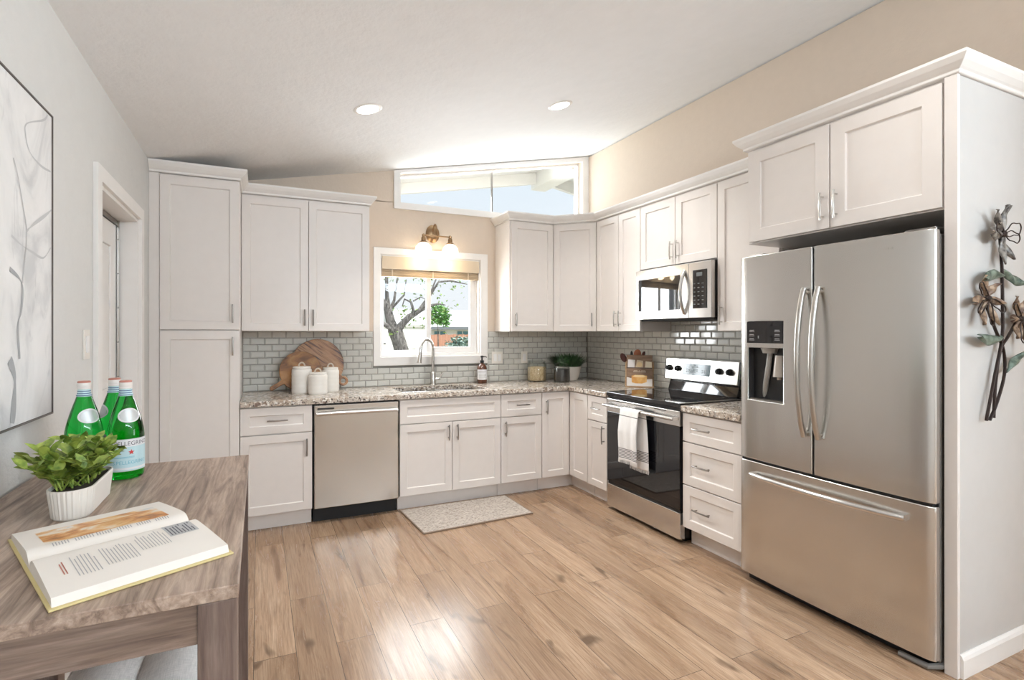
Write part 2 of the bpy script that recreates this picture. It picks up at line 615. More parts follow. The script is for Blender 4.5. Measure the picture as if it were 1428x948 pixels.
rs.cells([xm - 0.022, xm + 0.022, WX1 - 0.078, WX1 - 0.03], [WZ0 + 0.032, WZ0 + 0.078, WZ1 - 0.06, WZ1 - 0.03], {(1, 1)}, 0.052, 0.080, 'y')
rso = rs.build('sliding_sash', M['vinyl'], w1, 0.003)
MB().box(WX0 + 0.05, xm, 0.095, 0.099, WZ0 + 0.05, WZ1 - 0.06).build('pane', M['glass'], lso)
MB().box(xm + 0.022, WX1 - 0.078, 0.064, 0.068, WZ0 + 0.078, WZ1 - 0.06).build('pane', M['glass'], rso)

# ------------------------------------------------------------------ clerestory
w2 = struct(empty('window_2', (0, 0, 0)), 'white trapezoid clerestory window under the ceiling')
cc = MB()
e0, e1 = -2.02, -0.001
cc.prism([(e0, 2.420), (e1, 2.420), (e1, CZ0), (e0, CZ0)], 'y', -0.022, 0.0)
cc.prism([(e0, CZ0), (CX0, CZ0), (CX0, zc(CX0) - 0.004), (e0, zc(e0) - 0.004)], 'y', -0.022, 0.0)
cc.prism([(CX1, CZ0), (e1, CZ0), (e1, zc(e1) - 0.004), (CX1, zc(CX1) - 0.004)], 'y', -0.022, 0.0)
cc.prism([(CX0, cz(CX0)), (CX1, cz(CX1)), (CX1, zc(CX1) - 0.004), (CX0, zc(CX0) - 0.004)], 'y', -0.022, 0.0)
cc.build('casing', M['trim'], w2)
cf = MB()
k = 0.018
cf.prism([(CX0, CZ0), (CX1, CZ0), (CX1, CZ0 + k), (CX0, CZ0 + k)], 'y', 0.05, 0.10)
cf.prism([(CX0, CZ0 + k), (CX0 + k, CZ0 + k), (CX0 + k, cz(CX0 + k) - k), (CX0, cz(CX0) - k)], 'y', 0.05, 0.10)
cf.prism([(CX1 - k, CZ0 + k), (CX1, CZ0 + k), (CX1, cz(CX1) - k), (CX1 - k, cz(CX1 - k) - k)], 'y', 0.05, 0.10)
cf.prism([(CX0, cz(CX0) - k), (CX1, cz(CX1) - k), (CX1, cz(CX1)), (CX0, cz(CX0))], 'y', 0.05, 0.10)
cf.build('window_frame', M['vinyl'], w2)
mu = MB()
mu.prism([(-1.054, CZ0 + k), (-1.042, CZ0 + k), (-1.042, cz(-1.042) - k), (-1.054, cz(-1.054) - k)], 'y', 0.066, 0.084)
mu.build('mullion', M['nickel'], w2)
for xa, xb in ((CX0 + k, -1.054), (-1.042, CX1 - k)):
    g = MB()
    g.prism([(xa, CZ0 + k), (xb, CZ0 + k), (xb, cz(xb) - k), (xa, cz(xa) - k)], 'y', 0.073, 0.077)
    g.build('pane', M['glass'], w2)

# invented, unseen front and dining glazing put in for daylight: frames with mullions
w3 = struct(empty('added_window_front', (0, 0, 0)))
f3 = MB()
f3.cells([FX0, FX0 + 0.04, -0.02, 0.02, FX1 - 0.04, FX1], [2.25, 2.28, 2.58, 2.61], {(1, 1), (3, 1)}, YF - 0.1, YF - 0.04, 'y')
f3.build('window_frame', M['vinyl'], w3)
for xa, xb in ((FX0 + 0.04, -0.02), (0.02, FX1 - 0.04)):
    MB().box(xa, xb, YF - 0.075, YF - 0.07, 2.28, 2.58).build('pane', M['glass'], w3)
MB().box(-0.85, -0.70, YF - 0.075, YF - 0.07, 0, 2.1).build('pane', M['glass'], w3)  # unseen narrow sidelight put in for a bright streak on the dishwasher
w4 = struct(empty('added_window_dining', (0, 0, 0)))
f4 = MB()
f4.cells([-6.9, -6.84, -5.24, -5.16, -3.56, -3.5], [0.35, 0.41, 2.29, 2.35], {(1, 1), (3, 1)}, XE + 0.04, XE + 0.1, 'x')
f4.build('window_frame', M['vinyl'], w4)
for ya, yb in ((-6.84, -5.24), (-5.16, -3.56)):
    MB().box(XE + 0.068, XE + 0.072, ya, yb, 0.41, 2.29).build('pane', M['glass'], w4)

# ------------------------------------------------------------------ left doorway
d1 = struct(empty('door_1', (0, 0, 0)), 'white panelled door standing in the left doorway')
dc = MB()
cw = 0.065
dc.cells([DY0 - cw, DY0, DY1, DY1 + cw], [0, 0.001, DZ, DZ + cw], {(1, 0), (1, 1)}, XL + 0.018, XL, 'x')
dc.build('casing', M['trim'], d1, 0.004)
dj = MB()
dj.cells([DY0 - 0.002, DY0 + 0.018, DY1 - 0.018, DY1 + 0.002], [0, 0.001, DZ - 0.018, DZ + 0.002], {(1, 0), (1, 1)}, XL + 0.001, XL - 0.14, 'x')
dj.build('jamb', M['trim'], d1)
st = MB()
st.box(XL - 0.094, XL - 0.083, DY1 - 0.030, DY1 - 0.018, 0.02, DZ - 0.02)
stp = st.build('weatherstrip', M['chrome'], d1)
sc_ = MB()
for q in range(10):
    sc_.lathe([(0.004, 0), (0.003, 0.002), (0, 0.0025)], (0, 0, 0), 8)
    nv = 17
    for i in range(len(sc_.v) - nv, len(sc_.v)):
        x, y, z = sc_.v[i]
        sc_.v[i] = (XL - 0.0885 + x, DY1 - 0.030 - z, 0.15 + q * 0.19 + y)
sc_.build('screw', M['nickel'], stp)
ht = MB()
ht.box(XL - 0.125, XL - 0.095, DY0 + 0.02, DY1 - 0.02, DZ - 0.045, DZ - 0.02)
ht.build('top_track', M['nickel'], d1)
# door leaf with two raised panels
lf = MB()
lf.cells([DY0 + 0.02, DY0 + 0.13, DY1 - 0.14, DY1 - 0.03], [0.012, 0.20, 0.92, 1.05, DZ - 0.18, DZ - 0.05], {(1, 1), (1, 3)}, XL - 0.098, XL - 0.135, 'x')
lf.box(XL - 0.106, XL - 0.128, DY0 + 0.13, DY1 - 0.14, 0.20, 0.92)
lf.box(XL - 0.106, XL - 0.128, DY0 + 0.13, DY1 - 0.14, 1.05, DZ - 0.18)
lf.box(XL - 0.101, XL - 0.12, DY0 + 0.17, DY1 - 0.18, 0.24, 0.88)
lf.box(XL - 0.101, XL - 0.12, DY0 + 0.17, DY1 - 0.18, 1.09, DZ - 0.22)
lf.build('door_leaf', M['trim'], d1, 0.004)
# hall beyond the door is closed off
struct(MB().box(XL - 0.30, XL - 0.26, DY0 - 0.3, DY1 + 0.3, 0, 2.3).build('wall_hall', M['greige']))

# baseboards
BP = [(0, 0), (0.014, 0), (0.014, 0.070), (0.010, 0.082), (0.004, 0.090), (0, 0.090)]
b = MB(); sweep(b, [(XL, DY0 - cw), (XL, YF)][::-1], [(o, z) for o, z in BP])
struct(b.build('baseboard_left', M['trim']))
# ------------------------------------------------------------------ cabinets
ZT, ZB = 0.838, 0.115          # top and bottom of base fronts
CT0, CT1 = 0.845, 0.883        # countertop
UB, UT = 1.353, 2.333          # wall cabinets
YFACE = 0.633                  # base door face
DT = 0.020


def shaker(w, h, fw=0.056, rec=0.009, t=DT):
    """shaker front: local x 0..w, z 0..h, face at y=-t, back at y=0"""
    mb = MB()
    o = [(0, 0), (w, 0), (w, h), (0, h)]
    fz = min(fw, h * 0.30)
    i_ = [(fw, fz), (w - fw, fz), (w - fw, h - fz), (fw, h - fz)]
    s = 0.0035
    j_ = [(fw + s, fz + s), (w - fw - s, fz + s), (w - fw - s, h - fz - s), (fw + s, h - fz - s)]
    v = [(x, 0, z) for x, z in o] + [(x, -t, z) for x, z in o] + [(x, -t, z) for x, z in i_] + [(x, -t + rec, z) for x, z in j_]
    f = [(0, 3, 2, 1)]
    for k in range(4):
        l = (k + 1) % 4
        f += [(k, l, 4 + l, 4 + k), (4 + k, 4 + l, 8 + l, 8 + k), (8 + k, 8 + l, 12 + l, 12 + k)]
    f.append((12, 13, 14, 15))
    mb.add(v, f)
    return mb


def pull(L, vertical=True):
    """bar pull: centre at origin on the face, projecting to -y"""
    mb = MB()
    P = (lambda a, y: (0, y, a)) if vertical else (lambda a, y: (a, y, 0))
    h = L / 2
    pts = [P(-h, -0.024), P(-h * 0.7, -0.0275), P(0, -0.029), P(h * 0.7, -0.0275), P(h, -0.024)]
    mb.tube(pts, 0.0052, 8)
    for q in (-0.72, 0.72):
        mb.tube([P(q * h, 0), P(q * h, -0.027)], 0.0042, 8)
    return mb


def front(root, name, x0, x1, z0, z1, yf, hpos=None, hlen=0.12, fw=0.056, rot=None, loc=None, g=0.002, hm=None):
    """a shaker front between x0..x1, z0..z1 whose back is at y = -(yf-DT). hpos: ('v',x,z) or ('h',x,z) in front coords"""
    o = shaker(x1 - x0 - 2 * g, z1 - z0 - 2 * g, fw).build(name, M['cab'], root, 0.0015, 1)
    o.location = (x0 + g, -(yf - DT), z0 + g) if loc is None else loc
    if rot is not None: o.rotation_euler = (0, 0, rot)
    if hpos:
        hd = pull(hlen, hpos[0] == 'v').build('handle', hm or M['nickel'], o)
        hd.location = (hpos[1], -DT, hpos[2])
    return o


def carcass(root, w, d, z0, z1, toe=True, toe_in=0.075, x0=0.0):
    MB().box(x0 + 0.0008, x0 + w - 0.0008, -(d - DT - 0.002), -0.004, z0 - (0.0 if not toe else 0.005), z1).build('carcass', M['cab'], root)
    if toe:
        MB().box(x0 + 0.001, x0 + w - 0.001, -(d - toe_in), -0.02, 0.0, z0 - 0.005).build('toe_kick', M['cab'], root)


RZ = -math.pi / 2

# tall pantry
XT0, XT1 = -3.659, -3.206
t = thing('pantry_cabinet', 'tall white two-door pantry cabinet standing in the corner by the doorway', 'cabinet', (XT0, 0, 0))
wT = XT1 - XT0
MB().box(0, wT, -(YFACE - DT - 0.002), -0.004, 0.10, 2.345).build('carcass', M['cab'], t)
MB().box(0.001, wT - 0.001, -(YFACE - 0.075), -0.02, 0, 0.10).build('toe_kick', M['cab'], t)
front(t, 'door', 0, wT, 1.360, 2.337, YFACE, ('v', wT - 0.042, 0.105))
front(t, 'door', 0, wT, ZB, 1.357, YFACE, ('v', wT - 0.042, 1.357 - ZB - 0.105))
MB().box(XL + 0.001 - XT0, -0.001, -(YFACE - 0.012), -0.004, 0, 2.345).build('filler_strip', M['cab'], t)

# left base, next to the pantry
t = thing('base_cabinet', 'white base cabinet with one drawer and one door between pantry and dishwasher', 'cabinet', (-3.205, 0, 0))
w = 0.457
carcass(t, w, YFACE, ZB, CT0)
front(t, 'drawer_front', 0, w, 0.655, ZT, YFACE, ('h', w / 2, 0.0915), 0.13)
front(t, 'door', 0, w, ZB, 0.652, YFACE, ('v', w - 0.040, 0.435))

# sink base
t = thing('sink_cabinet', 'wide white sink cabinet with two doors behind the woven mat', 'cabinet', (-2.129, 0, 0))
w = 0.838
MB().box(0.0008, w - 0.0008, -(YFACE - DT - 0.002), -0.004, ZB - 0.005, 0.60).build('carcass', M['cab'], t)
MB().box(0.0008, w - 0.0008, -(YFACE - DT - 0.002), -(YFACE - DT - 0.02), 0.60, CT0 - 0.001).build('face_frame', M['cab'], t)
MB().box(0.001, w - 0.001, -(YFACE - 0.075), -0.02, 0.0, ZB - 0.005).build('toe_kick', M['cab'], t)
front(t, 'drawer_front', 0, w, 0.655, ZT, YFACE)
front(t, 'door', 0, w / 2, ZB, 0.652, YFACE, ('v', w / 2 - 0.036, 0.455))
front(t, 'door', w / 2, w, ZB, 0.652, YFACE, ('v', 0.036, 0.455))

# narrow drawer base right of the sink
t = thing('base_cabinet', 'narrow white base cabinet with drawer and door just right of the sink cabinet', 'cabinet', (-1.290, 0, 0))
w = 0.381
carcass(t, w, YFACE, ZB, CT0)
front(t, 'drawer_front', 0, w, 0.655, ZT, YFACE, ('h', w / 2, 0.0915), 0.12)
front(t, 'door', 0, w, ZB, 0.652, YFACE, ('v', 0.036, 0.445))

# corner base (L shaped)
t = thing('corner_cabinet', 'white corner base cabinet with two tall doors meeting in the inside corner', 'cabinet', (0, 0, 0))
yy = YFACE - DT - 0.002
MB().prism([(-0.908, -0.004), (-0.004, -0.004), (-0.004, -0.895), (-yy, -0.895), (-yy, -yy), (-0.908, -yy)], 'z', ZB - 0.005, CT0).build('carcass', M['cab'], t)
yk = YFACE - 0.075
MB().prism([(-0.907, -0.02), (-0.02, -0.02), (-0.02, -0.894), (-yk, -0.894), (-yk, -yk), (-0.907, -yk)], 'z', 0, ZB - 0.005).build('toe_kick', M['cab'], t)
front(t, 'door', -0.907, -0.636, ZB, ZT, YFACE, ('v', 0.040, 0.60), fw=0.056)
d = front(t, 'door', 0, 0.256, ZB, ZT, YFACE, rot=RZ, loc=(-(YFACE - DT), -0.638, ZB + 0.0015), fw=0.056)

# narrow base between corner and range
t = thing('base_cabinet', 'slim white base cabinet with small drawer and door left of the range', 'cabinet', (0, -0.897, 0), RZ)
w = 0.252
carcass(t, w, YFACE, ZB, CT0)
front(t, 'drawer_front', 0, w, 0.640, ZT, YFACE, ('h', w / 2, 0.098), 0.11, 0.05)
front(t, 'door', 0, w, ZB, 0.637, YFACE, ('v', w - 0.034, 0.43), 0.14, 0.05)

# three drawer base
t = thing('drawer_cabinet', 'white three-drawer base cabinet between the range and the refrigerator', 'cabinet', (0, -1.917, 0), RZ)
w = 0.435
carcass(t, w, YFACE, ZB, CT0)
for za, zb_ in ((0.658, ZT), (0.388, 0.655), (ZB, 0.385)):
    front(t, 'drawer_front', 0, w, za, zb_, YFACE, ('h', 0.16, (zb_ - za) / 2), 0.13)

# left wall cabinet
t = thing('upper_cabinet', 'white two-door upper cabinet between pantry and window, above the round boards', 'cabinet', (-3.205, 0, 0))
w = 0.915; UD = 0.322
MB().box(0.0008, w, -(UD - DT - 0.002), -0.004, UB, UT + 0.01).build('carcass', M['cab'], t)
front(t, 'door', 0, w / 2, UB, UT, UD, ('v', w / 2 - 0.030, 0.10))
front(t, 'door', w / 2, w, UB, UT, UD, ('v', 0.030, 0.10))

# single door cabinet right of window
XU = -1.048
t = thing('upper_cabinet', 'white single-door upper cabinet just right of the kitchen window', 'cabinet', (XU, 0, 0))
w = -0.604 - XU
MB().box(0, w - 0.001, -(UD - DT - 0.002), -0.004, UB, UT + 0.01).build('carcass', M['cab'], t)
front(t, 'door', 0.012, w, UB, UT, UD, ('v', 0.036, 0.105))

# diagonal corner cabinet
t = thing('corner_upper_cabinet', 'white diagonal upper cabinet fitted across the room corner', 'cabinet', (0, 0, 0))
ang = math.atan2(-0.270, 0.282); LD = math.hypot(0.270, 0.282)
nx, ny = math.sin(ang), -math.cos(ang)
yu = UD - DT - 0.002
p1 = (-0.602 - nx * 0.02, -0.322 - ny * 0.02); p2 = (-0.320 - nx * 0.02, -0.592 - ny * 0.02)
MB().prism([(-0.602, -0.004), (-0.004, -0.004), (-0.004, -0.592), (-yu, -0.592), p2, p1, (-0.602, -yu)], 'z', UB, UT + 0.01).build('carcass', M['cab'], t)
front(t, 'door', 0, LD, UB, UT, UD, ('v', LD - 0.040, 0.105), rot=ang, loc=(-0.602 - nx * 0.019, -0.322 - ny * 0.019, UB + 0.0015))

# two narrow doors
t = thing('upper_cabinet', 'white upper cabinet with two narrow doors left of the microwave', 'cabinet', (0, -0.594, 0), RZ)
w = 0.571
MB().box(0.0008, w - 0.0008, -(UD - DT - 0.002), -0.004, UB, UT + 0.01).build('carcass', M['cab'], t)
front(t, 'door', 0, 0.302, UB, UT, UD, ('v', 0.302 - 0.030, 0.105), 0.13, 0.052, hm=M['chrome'])
front(t, 'door', 0.302, w, UB, UT, UD, ('v', 0.030, 0.105), 0.13, 0.052, hm=M['chrome'])

# over the microwave
t = thing('upper_cabinet', 'short white two-door upper cabinet directly above the microwave', 'cabinet', (0, -1.167, 0), RZ)
w = 0.739
MB().box(0.0008, w - 0.0008, -(UD - DT - 0.002), -0.004, 1.832, UT + 0.01).build('carcass', M['cab'], t)
front(t, 'door', 0, w / 2, 1.836, UT, UD, ('v', w / 2 - 0.030, 0.105), 0.13, hm=M['chrome'])
front(t, 'door', w / 2, w, 1.836, UT, UD, ('v', 0.030, 0.105), 0.13, hm=M['chrome'])

# right of the microwave
t = thing('upper_cabinet', 'narrow white single-door upper cabinet between microwave and refrigerator', 'cabinet', (0, -1.908, 0), RZ)
w = 0.440
MB().box(0.0008, w - 0.0008, -(UD - DT - 0.002), -0.004, UB, UT + 0.01).build('carcass', M['cab'], t)
front(t, 'door', 0, w, UB, UT, UD, ('v', 0.036, 0.105), 0.13, hm=M['chrome'])

# over the refrigerator
FD = 0.620
t = thing('fridge_cabinet', 'deep white two-door upper cabinet above the refrigerator', 'cabinet', (0, -2.362, 0), RZ)
w = 0.896
MB().box(0, w, -(FD - DT - 0.002), -0.004, 1.832, UT + 0.012).build('carcass', M['cab'], t)
front(t, 'door', 0.022, 0.455, 1.836, UT, FD, ('v', 0.455 - 0.022 - 0.030, 0.105), 0.13, 0.066, hm=M['chrome'])
front(t, 'door', 0.458, 0.892, 1.836, UT, FD, ('v', 0.030, 0.105), 0.13, 0.066, hm=M['chrome'])

# end panel
PY0, PY1 = -3.302, -3.260
t = thing('end_panel', 'tall white end panel closing the right side of the refrigerator', 'panel', (0, 0, 0))
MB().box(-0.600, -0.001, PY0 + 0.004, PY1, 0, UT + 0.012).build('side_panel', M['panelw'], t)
MB().box(-0.619, -0.600, PY0, PY1 + 0.0005, 0, UT + 0.012).build('face_stile', M['cab'], t, 0.0015)
MB().box(-0.075, -0.002, PY0 + 0.0008, PY0 + 0.004, 0.092, UT + 0.012).build('scribe_strip', M['trim'], t)
b = MB(); sweep(b, [(-0.598, PY0 + 0.004), (-0.001, PY0 + 0.004)], BP)
struct(b.build('baseboard_right', M['trim']))

# crowns
CP = lambda z: [(-0.02, z), (0.006, z), (0.010, z + 0.004), (0.010, z + 0.014), (0.018, z + 0.020), (0.034, z + 0.036), (0.044, z + 0.050), (0.048, z + 0.056), (0.048, z + 0.068), (-0.02, z + 0.068)]
c = MB(); sweep(c, [(XL + 0.002, -YFACE + 0.01), (XT1, -YFACE + 0.01), (XT1, -0.33)], CP(2.3465))
struct(c.build('trim_1', M['trim'], bevel=0.001, seg=1), 'crown moulding on the pantry')
c = MB(); sweep(c, [(XT1 + 0.001, -UD + 0.006), (-2.288, -UD + 0.006), (-2.288, -0.001)], CP(2.3445))
struct(c.build('trim_2', M['trim'], bevel=0.001, seg=1), 'crown moulding on the left wall cabinet')
c = MB(); sweep(c, [(XU, -0.001), (XU, -UD + 0.006), (-0.602, -UD + 0.006), (-UD + 0.006, -0.592), (-UD + 0.006, -2.36)], CP(2.3445))
struct(c.build('trim_3', M['trim'], bevel=0.001, seg=1), 'crown moulding around the corner cabinets')
c = MB(); sweep(c, [(-0.001, -2.360), (-FD + 0.006, -2.360), (-FD + 0.006, PY0 + 0.002), (-0.001, PY0 + 0.002)], CP(2.3465))
struct(c.build('trim_4', M['trim'], bevel=0.001, seg=1), 'crown moulding over the refrigerator')

# ------------------------------------------------------------------ backsplash of bevelled tiles
def tiles(x0, x1, z0, z1, skip, P):
    """P maps (along, out, z) to world"""
    tw, th, gap = 0.1045, 0.0522, 0.004
    mb = MB()
    rows = int(math.ceil((z1 - z0) / th))
    for r_ in range(rows):
        za, zb_ = z0 + r_ * th, min(z0 + (r_ + 1) * th, z1)
        a = x0 - tw * (0.5 if r_ % 2 else 0.0) - tw
        while a < x1:
            s, e = max(a, x0), min(a + tw, x1)
            a += tw
            pieces = [(s, e)]
            for (sx0, sx1, sz0, sz1) in skip:
                if zb_ <= sz0 or za >= sz1: continue
                np_ = []
                for (p, q) in pieces:
                    if q <= sx0 or p >= sx1: np_.append((p, q))
                    else:
                        if p < sx0: np_.append((p, sx0))
                        if q > sx1: np_.append((sx1, q))
                pieces = np_
            for (p, q) in pieces:
                if q - p < 0.012 or zb_ - za < 0.012: continue
                g = gap / 2; bv = 0.0075; o1, o2 = 0.0035, 0.0072
                X0, X1, Z0, Z1 = p + g, q - g, za + g, zb_ - g
                bb = min(bv, (X1 - X0) / 2.2)
                v = [P(X0, o1, Z0), P(X1, o1, Z0), P(X1, o1, Z1), P(X0, o1, Z1)]
                v += [P(X0 + bb, o2, Z0 + bv), P(X1 - bb, o2, Z0 + bv), P(X1 - bb, o2, Z1 - bv), P(X0 + bb, o2, Z1 - bv)]
                v += [P(X0, 0.0015, Z0), P(X1, 0.0015, Z0), P(X1, 0.0015, Z1), P(X0, 0.0015, Z1)]
                f = [(4, 5, 6, 7)] + [(k, (k + 1) % 4, 4 + (k + 1) % 4, 4 + k) for k in range(4)] + [(8 + k, 8 + (k + 1) % 4, (k + 1) % 4, k) for k in range(4)]
                mb.add(v, f)
    return mb


PB = lambda a, o, z: (a, -o, z)
PR = lambda a, o, z: (-o, -a, z)
bs = struct(empty('trim_5', (0, 0, 0)), 'grey bevelled tile backsplash behind the sink')
tiles(-3.204, -0.008, CT1, 1.353, [(-2.197, -1.133, 1.058, 2)], PB).build('tile', M['tile'], bs, recalc=True)
gm = MB()
gm.box(-3.204, -2.198, -0.003, 0, CT1, 1.353); gm.box(-2.198, -1.132, -0.003, 0, CT1, 1.057); gm.box(-1.132, -0.004, -0.003, 0, CT1, 1.353)
gm.build('grout', M['grout'], bs)
bs = struct(empty('trim_6', (0, 0, 0)), 'grey bevelled tile backsplash behind the range')
tiles(0.008, 2.36, CT1, 1.44, [(0.0, 1.165, 1.353, 2), (1.91, 2.4, 1.353, 2)], PR).build('tile', M['tile'], bs, recalc=True)
gm = MB()
gm.box(-0.003, 0, -2.36, -0.004, CT1, 1.353); gm.box(-0.003, 0, -1.91, -1.166, 1.353, 1.44)
gm.build('grout', M['grout'], bs)

# ------------------------------------------------------------------ countertops
SX0, SX1, SY0, SY1 = -2.075, -1.365, -0.535, -0.150
ct = MB()
xs = [-3.204, SX0, SX1, -0.652, -0.0085]; ys = [-1.160, -0.652, SY0, SY1, -0.0085]
ct.cells(xs, ys, {(0, 0), (1, 0), (2, 0), (1, 2)}, CT0, CT1, 'z')
o = ct.build('countertop', M['granite'], None, 0.005, 2)
tag(o, 'speckled granite L-shaped countertop running from pantry to range, with sink cut-out', 'countertop')
o = MB().box(-0.652, -0.0085, -2.355, -1.918, CT0, CT1).build('countertop', M['granite'], None, 0.005, 2)
tag(o, 'short speckled granite countertop between the range and the refrigerator', 'countertop')

# sink
t = thing('sink', 'stainless steel double-bowl sink set under the granite below the window', 'sink', (0, 0, 0.0))
def bowl(x0, x1, y0, y1, zt, zb_):
    mb = MB()
    k = 0.0
    r = [(x0, y0), (x1, y0), (x1, y1), (x0, y1)]
    i_ = 0.025
    q = [(x0 + i_, y0 + i_), (x1 - i_, y0 + i_), (x1 - i_, y1 - i_), (x0 + i_, y1 - i_)]
    fl_ = 0.02
    ro = [(x0 - fl_, y0 - fl_), (x1 + fl_, y0 - fl_), (x1 + fl_, y1 + fl_), (x0 - fl_, y1 + fl_)]
    v = [(x, y, zt) for x, y in ro] + [(x, y, zt) for x, y in r] + [(x, y, zb_) for x, y in q]
    v += [(x, y, zt - 0.003) for x, y in ro] + [(x - (0.003 if x < (x0 + x1) / 2 else -0.003), y - (0.003 if y < (y0 + y1) / 2 else -0.003), zb_ - 0.004) for x, y in q]
    f = []
    for a in range(4):
        c_ = (a + 1) % 4
        f += [(a, c_, 4 + c_, 4 + a), (4 + a, 4 + c_, 8 + c_, 8 + a), (12 + a, 12 + c_, c_, a), (16 + a, 16 + c_, 12 + c_, 12 + a)]
    f += [(8, 9, 10, 11), (16, 19, 18, 17)]
    mb.add(v, f)
    return mb
bowl(SX0 - 0.004, -1.735, SY0 - 0.004, SY1 + 0.004, CT0 - 0.0005, 0.64).build('bowl', M['steel_x'], t, 0.004)
bowl(-1.700, SX1 + 0.004, SY0 - 0.004, SY1 + 0.004, CT0 - 0.0005, 0.66).build('bowl', M['steel_x'], t, 0.004)
MB().box(-1.733, -1.702, SY0, SY1, 0.835, 0.868).build('divider', M['steel_x'], t, 0.006)

# faucet
t = thing('faucet', 'brushed steel gooseneck faucet with pull-down sprayer behind the sink', 'faucet', (-1.690, -0.085, CT1))
MB().lathe([(0.030, 0), (0.030, 0.006), (0.025, 0.010), (0.024, 0.105), (0.020, 0.112), (0.016, 0.118)], (0, 0, 0), 24).build('base', M['chrome'], t)
dx, dy = -0.86, -0.51
pts = [(0, 0, 0.11), (0, 0, 0.20), (0, 0, 0.30)]
for k in range(1, 13):
    a = math.pi * k / 13
    rr = 0.080
    pts.append((dx * rr * (1 - math.cos(a)), dy * rr * (1 - math.cos(a)), 0.315 + 0.085 * math.sin(a)))
pts.append((dx * 0.163, dy * 0.163, 0.295))
MB().tube(pts, 0.0135, 12).build('spout', M['chrome'], t)
hp = Vector((dx * 0.163, dy * 0.163, 0.297)); hd = Vector((dx * 0.18, dy * 0.18, -1)).normalized()
MB().tube([hp, hp + hd * 0.02, hp + hd * 0.075, hp + hd * 0.095], [0.0145, 0.017, 0.021, 0.024], 16).build('spray_head', M['chrome'], t)
MB().tube([(0.018, -0.005, 0.052), (0.060, -0.014, 0.056), (0.064, -0.015, 0.056)], [0.013, 0.012, 0.009], 12).build('lever_hub', M['chrome'], t)
MB().tube([(0.058, -0.014, 0.058), (0.070, -0.018, 0.085), (0.084, -0.022, 0.112)], [0.006, 0.0055, 0.005], 8).build('lever', M['chrome'], t)

# ------------------------------------------------------------------ dishwasher
DX0 = -2.744; w = 0.611
t = thing('dishwasher', 'stainless steel dishwasher with a long bar handle left of the sink cabinet', 'dishwasher', (DX0, 0, 0))
MB().box(0.004, w - 0.004, -0.60, -0.02, 0.10, CT0 - 0.002).build('tub', M['dark'], t)
nx_ = [0.007 + (w - 0.014) * i / 8 for i in range(9)]
dm = MB().cells(nx_, [0.112, 0.4, 0.7, 0.834], set(), -0.642, -0.605, 'y', front=lambda u, z: -0.004 * (1 - ((u - w / 2) / (w / 2)) ** 2))
dm.s = [False] * len(dm.f)
M['steel_dw'] = steel('warm_brushed_steel', (0.53, 0.495, 0.45), 0.25, 'z', 1.6)
dwd = dm.build('door', M['steel_dw'], t, 0.005, 2)
hb = MB()
hb.tube([(0.020, -0.672, 0.776), (w * 0.25, -0.682, 0.780), (w / 2, -0.685, 0.781), (w * 0.75, -0.682, 0.780), (w - 0.020, -0.672, 0.776)], 0.0125, 12)
hb.box(0.016, 0.030, -0.675, -0.640, 0.766, 0.786); hb.box(w - 0.030, w - 0.016, -0.675, -0.640, 0.766, 0.786)
hb.build('handle', M['steel_x'], dwd)
MB().box(0.028, 0.145, -0.6448, -0.640, 0.803, 0.815).build('vent', M['gap'], dwd)
MB().box(0.006, w - 0.006, -0.565, -0.10, 0.0, 0.105).build('kick_plate', M['kick'], t)

# ------------------------------------------------------------------ range
RY = -1.169; w = 0.742
t = thing('range', 'stainless steel electric range with black glass top and oven door', 'oven', (0, RY, 0), RZ)
MB().box(0.004, w - 0.004, -0.60, -0.02, 0.03, 0.868).build('body', M['dark'], t)
ck = MB().box(0, w, -0.652, -0.055, 0.864, 0.893).build('cooktop', M['blackglass'], t, 0.004)
MB().box(0.0, 0.006, -0.650, -0.055, 0.8925, 0.8945).build('edge_trim', M['steel_x'], ck)
MB().box(w - 0.006, w, -0.650, -0.055, 0.8925, 0.8945).build('edge_trim', M['steel_x'], ck)
def ring(cx, cy, r):
    mb = MB(); n = 40; v = []; f = []
    for i in range(n):
        a = 2 * math.pi * i / n
        v += [(cx + r * math.cos(a), cy + r * math.sin(a), 0.8934), (cx + (r - 0.003) * math.cos(a), cy + (r - 0.003) * math.sin(a), 0.8934)]
        j = (i + 1) % n
        f.append((2 * i, 2 * j, 2 * j + 1, 2 * i + 1))
    return mb.add(v, f)
M['ringgrey'] = plain('grey_burner_print', (0.10, 0.10, 0.105), 0.2)
for cx_, cy_, r_ in ((0.20, -0.46, 0.11), (0.20, -0.20, 0.075), (0.55, -0.46, 0.09), (0.55, -0.20, 0.10)):
    ring(cx_, cy_, r_).build('burner', M['ringgrey'], ck)
MB().box(0.003, w - 0.003, -0.640, -0.60, 0.845, 0.863).build('front_trim', M['dark'], t)
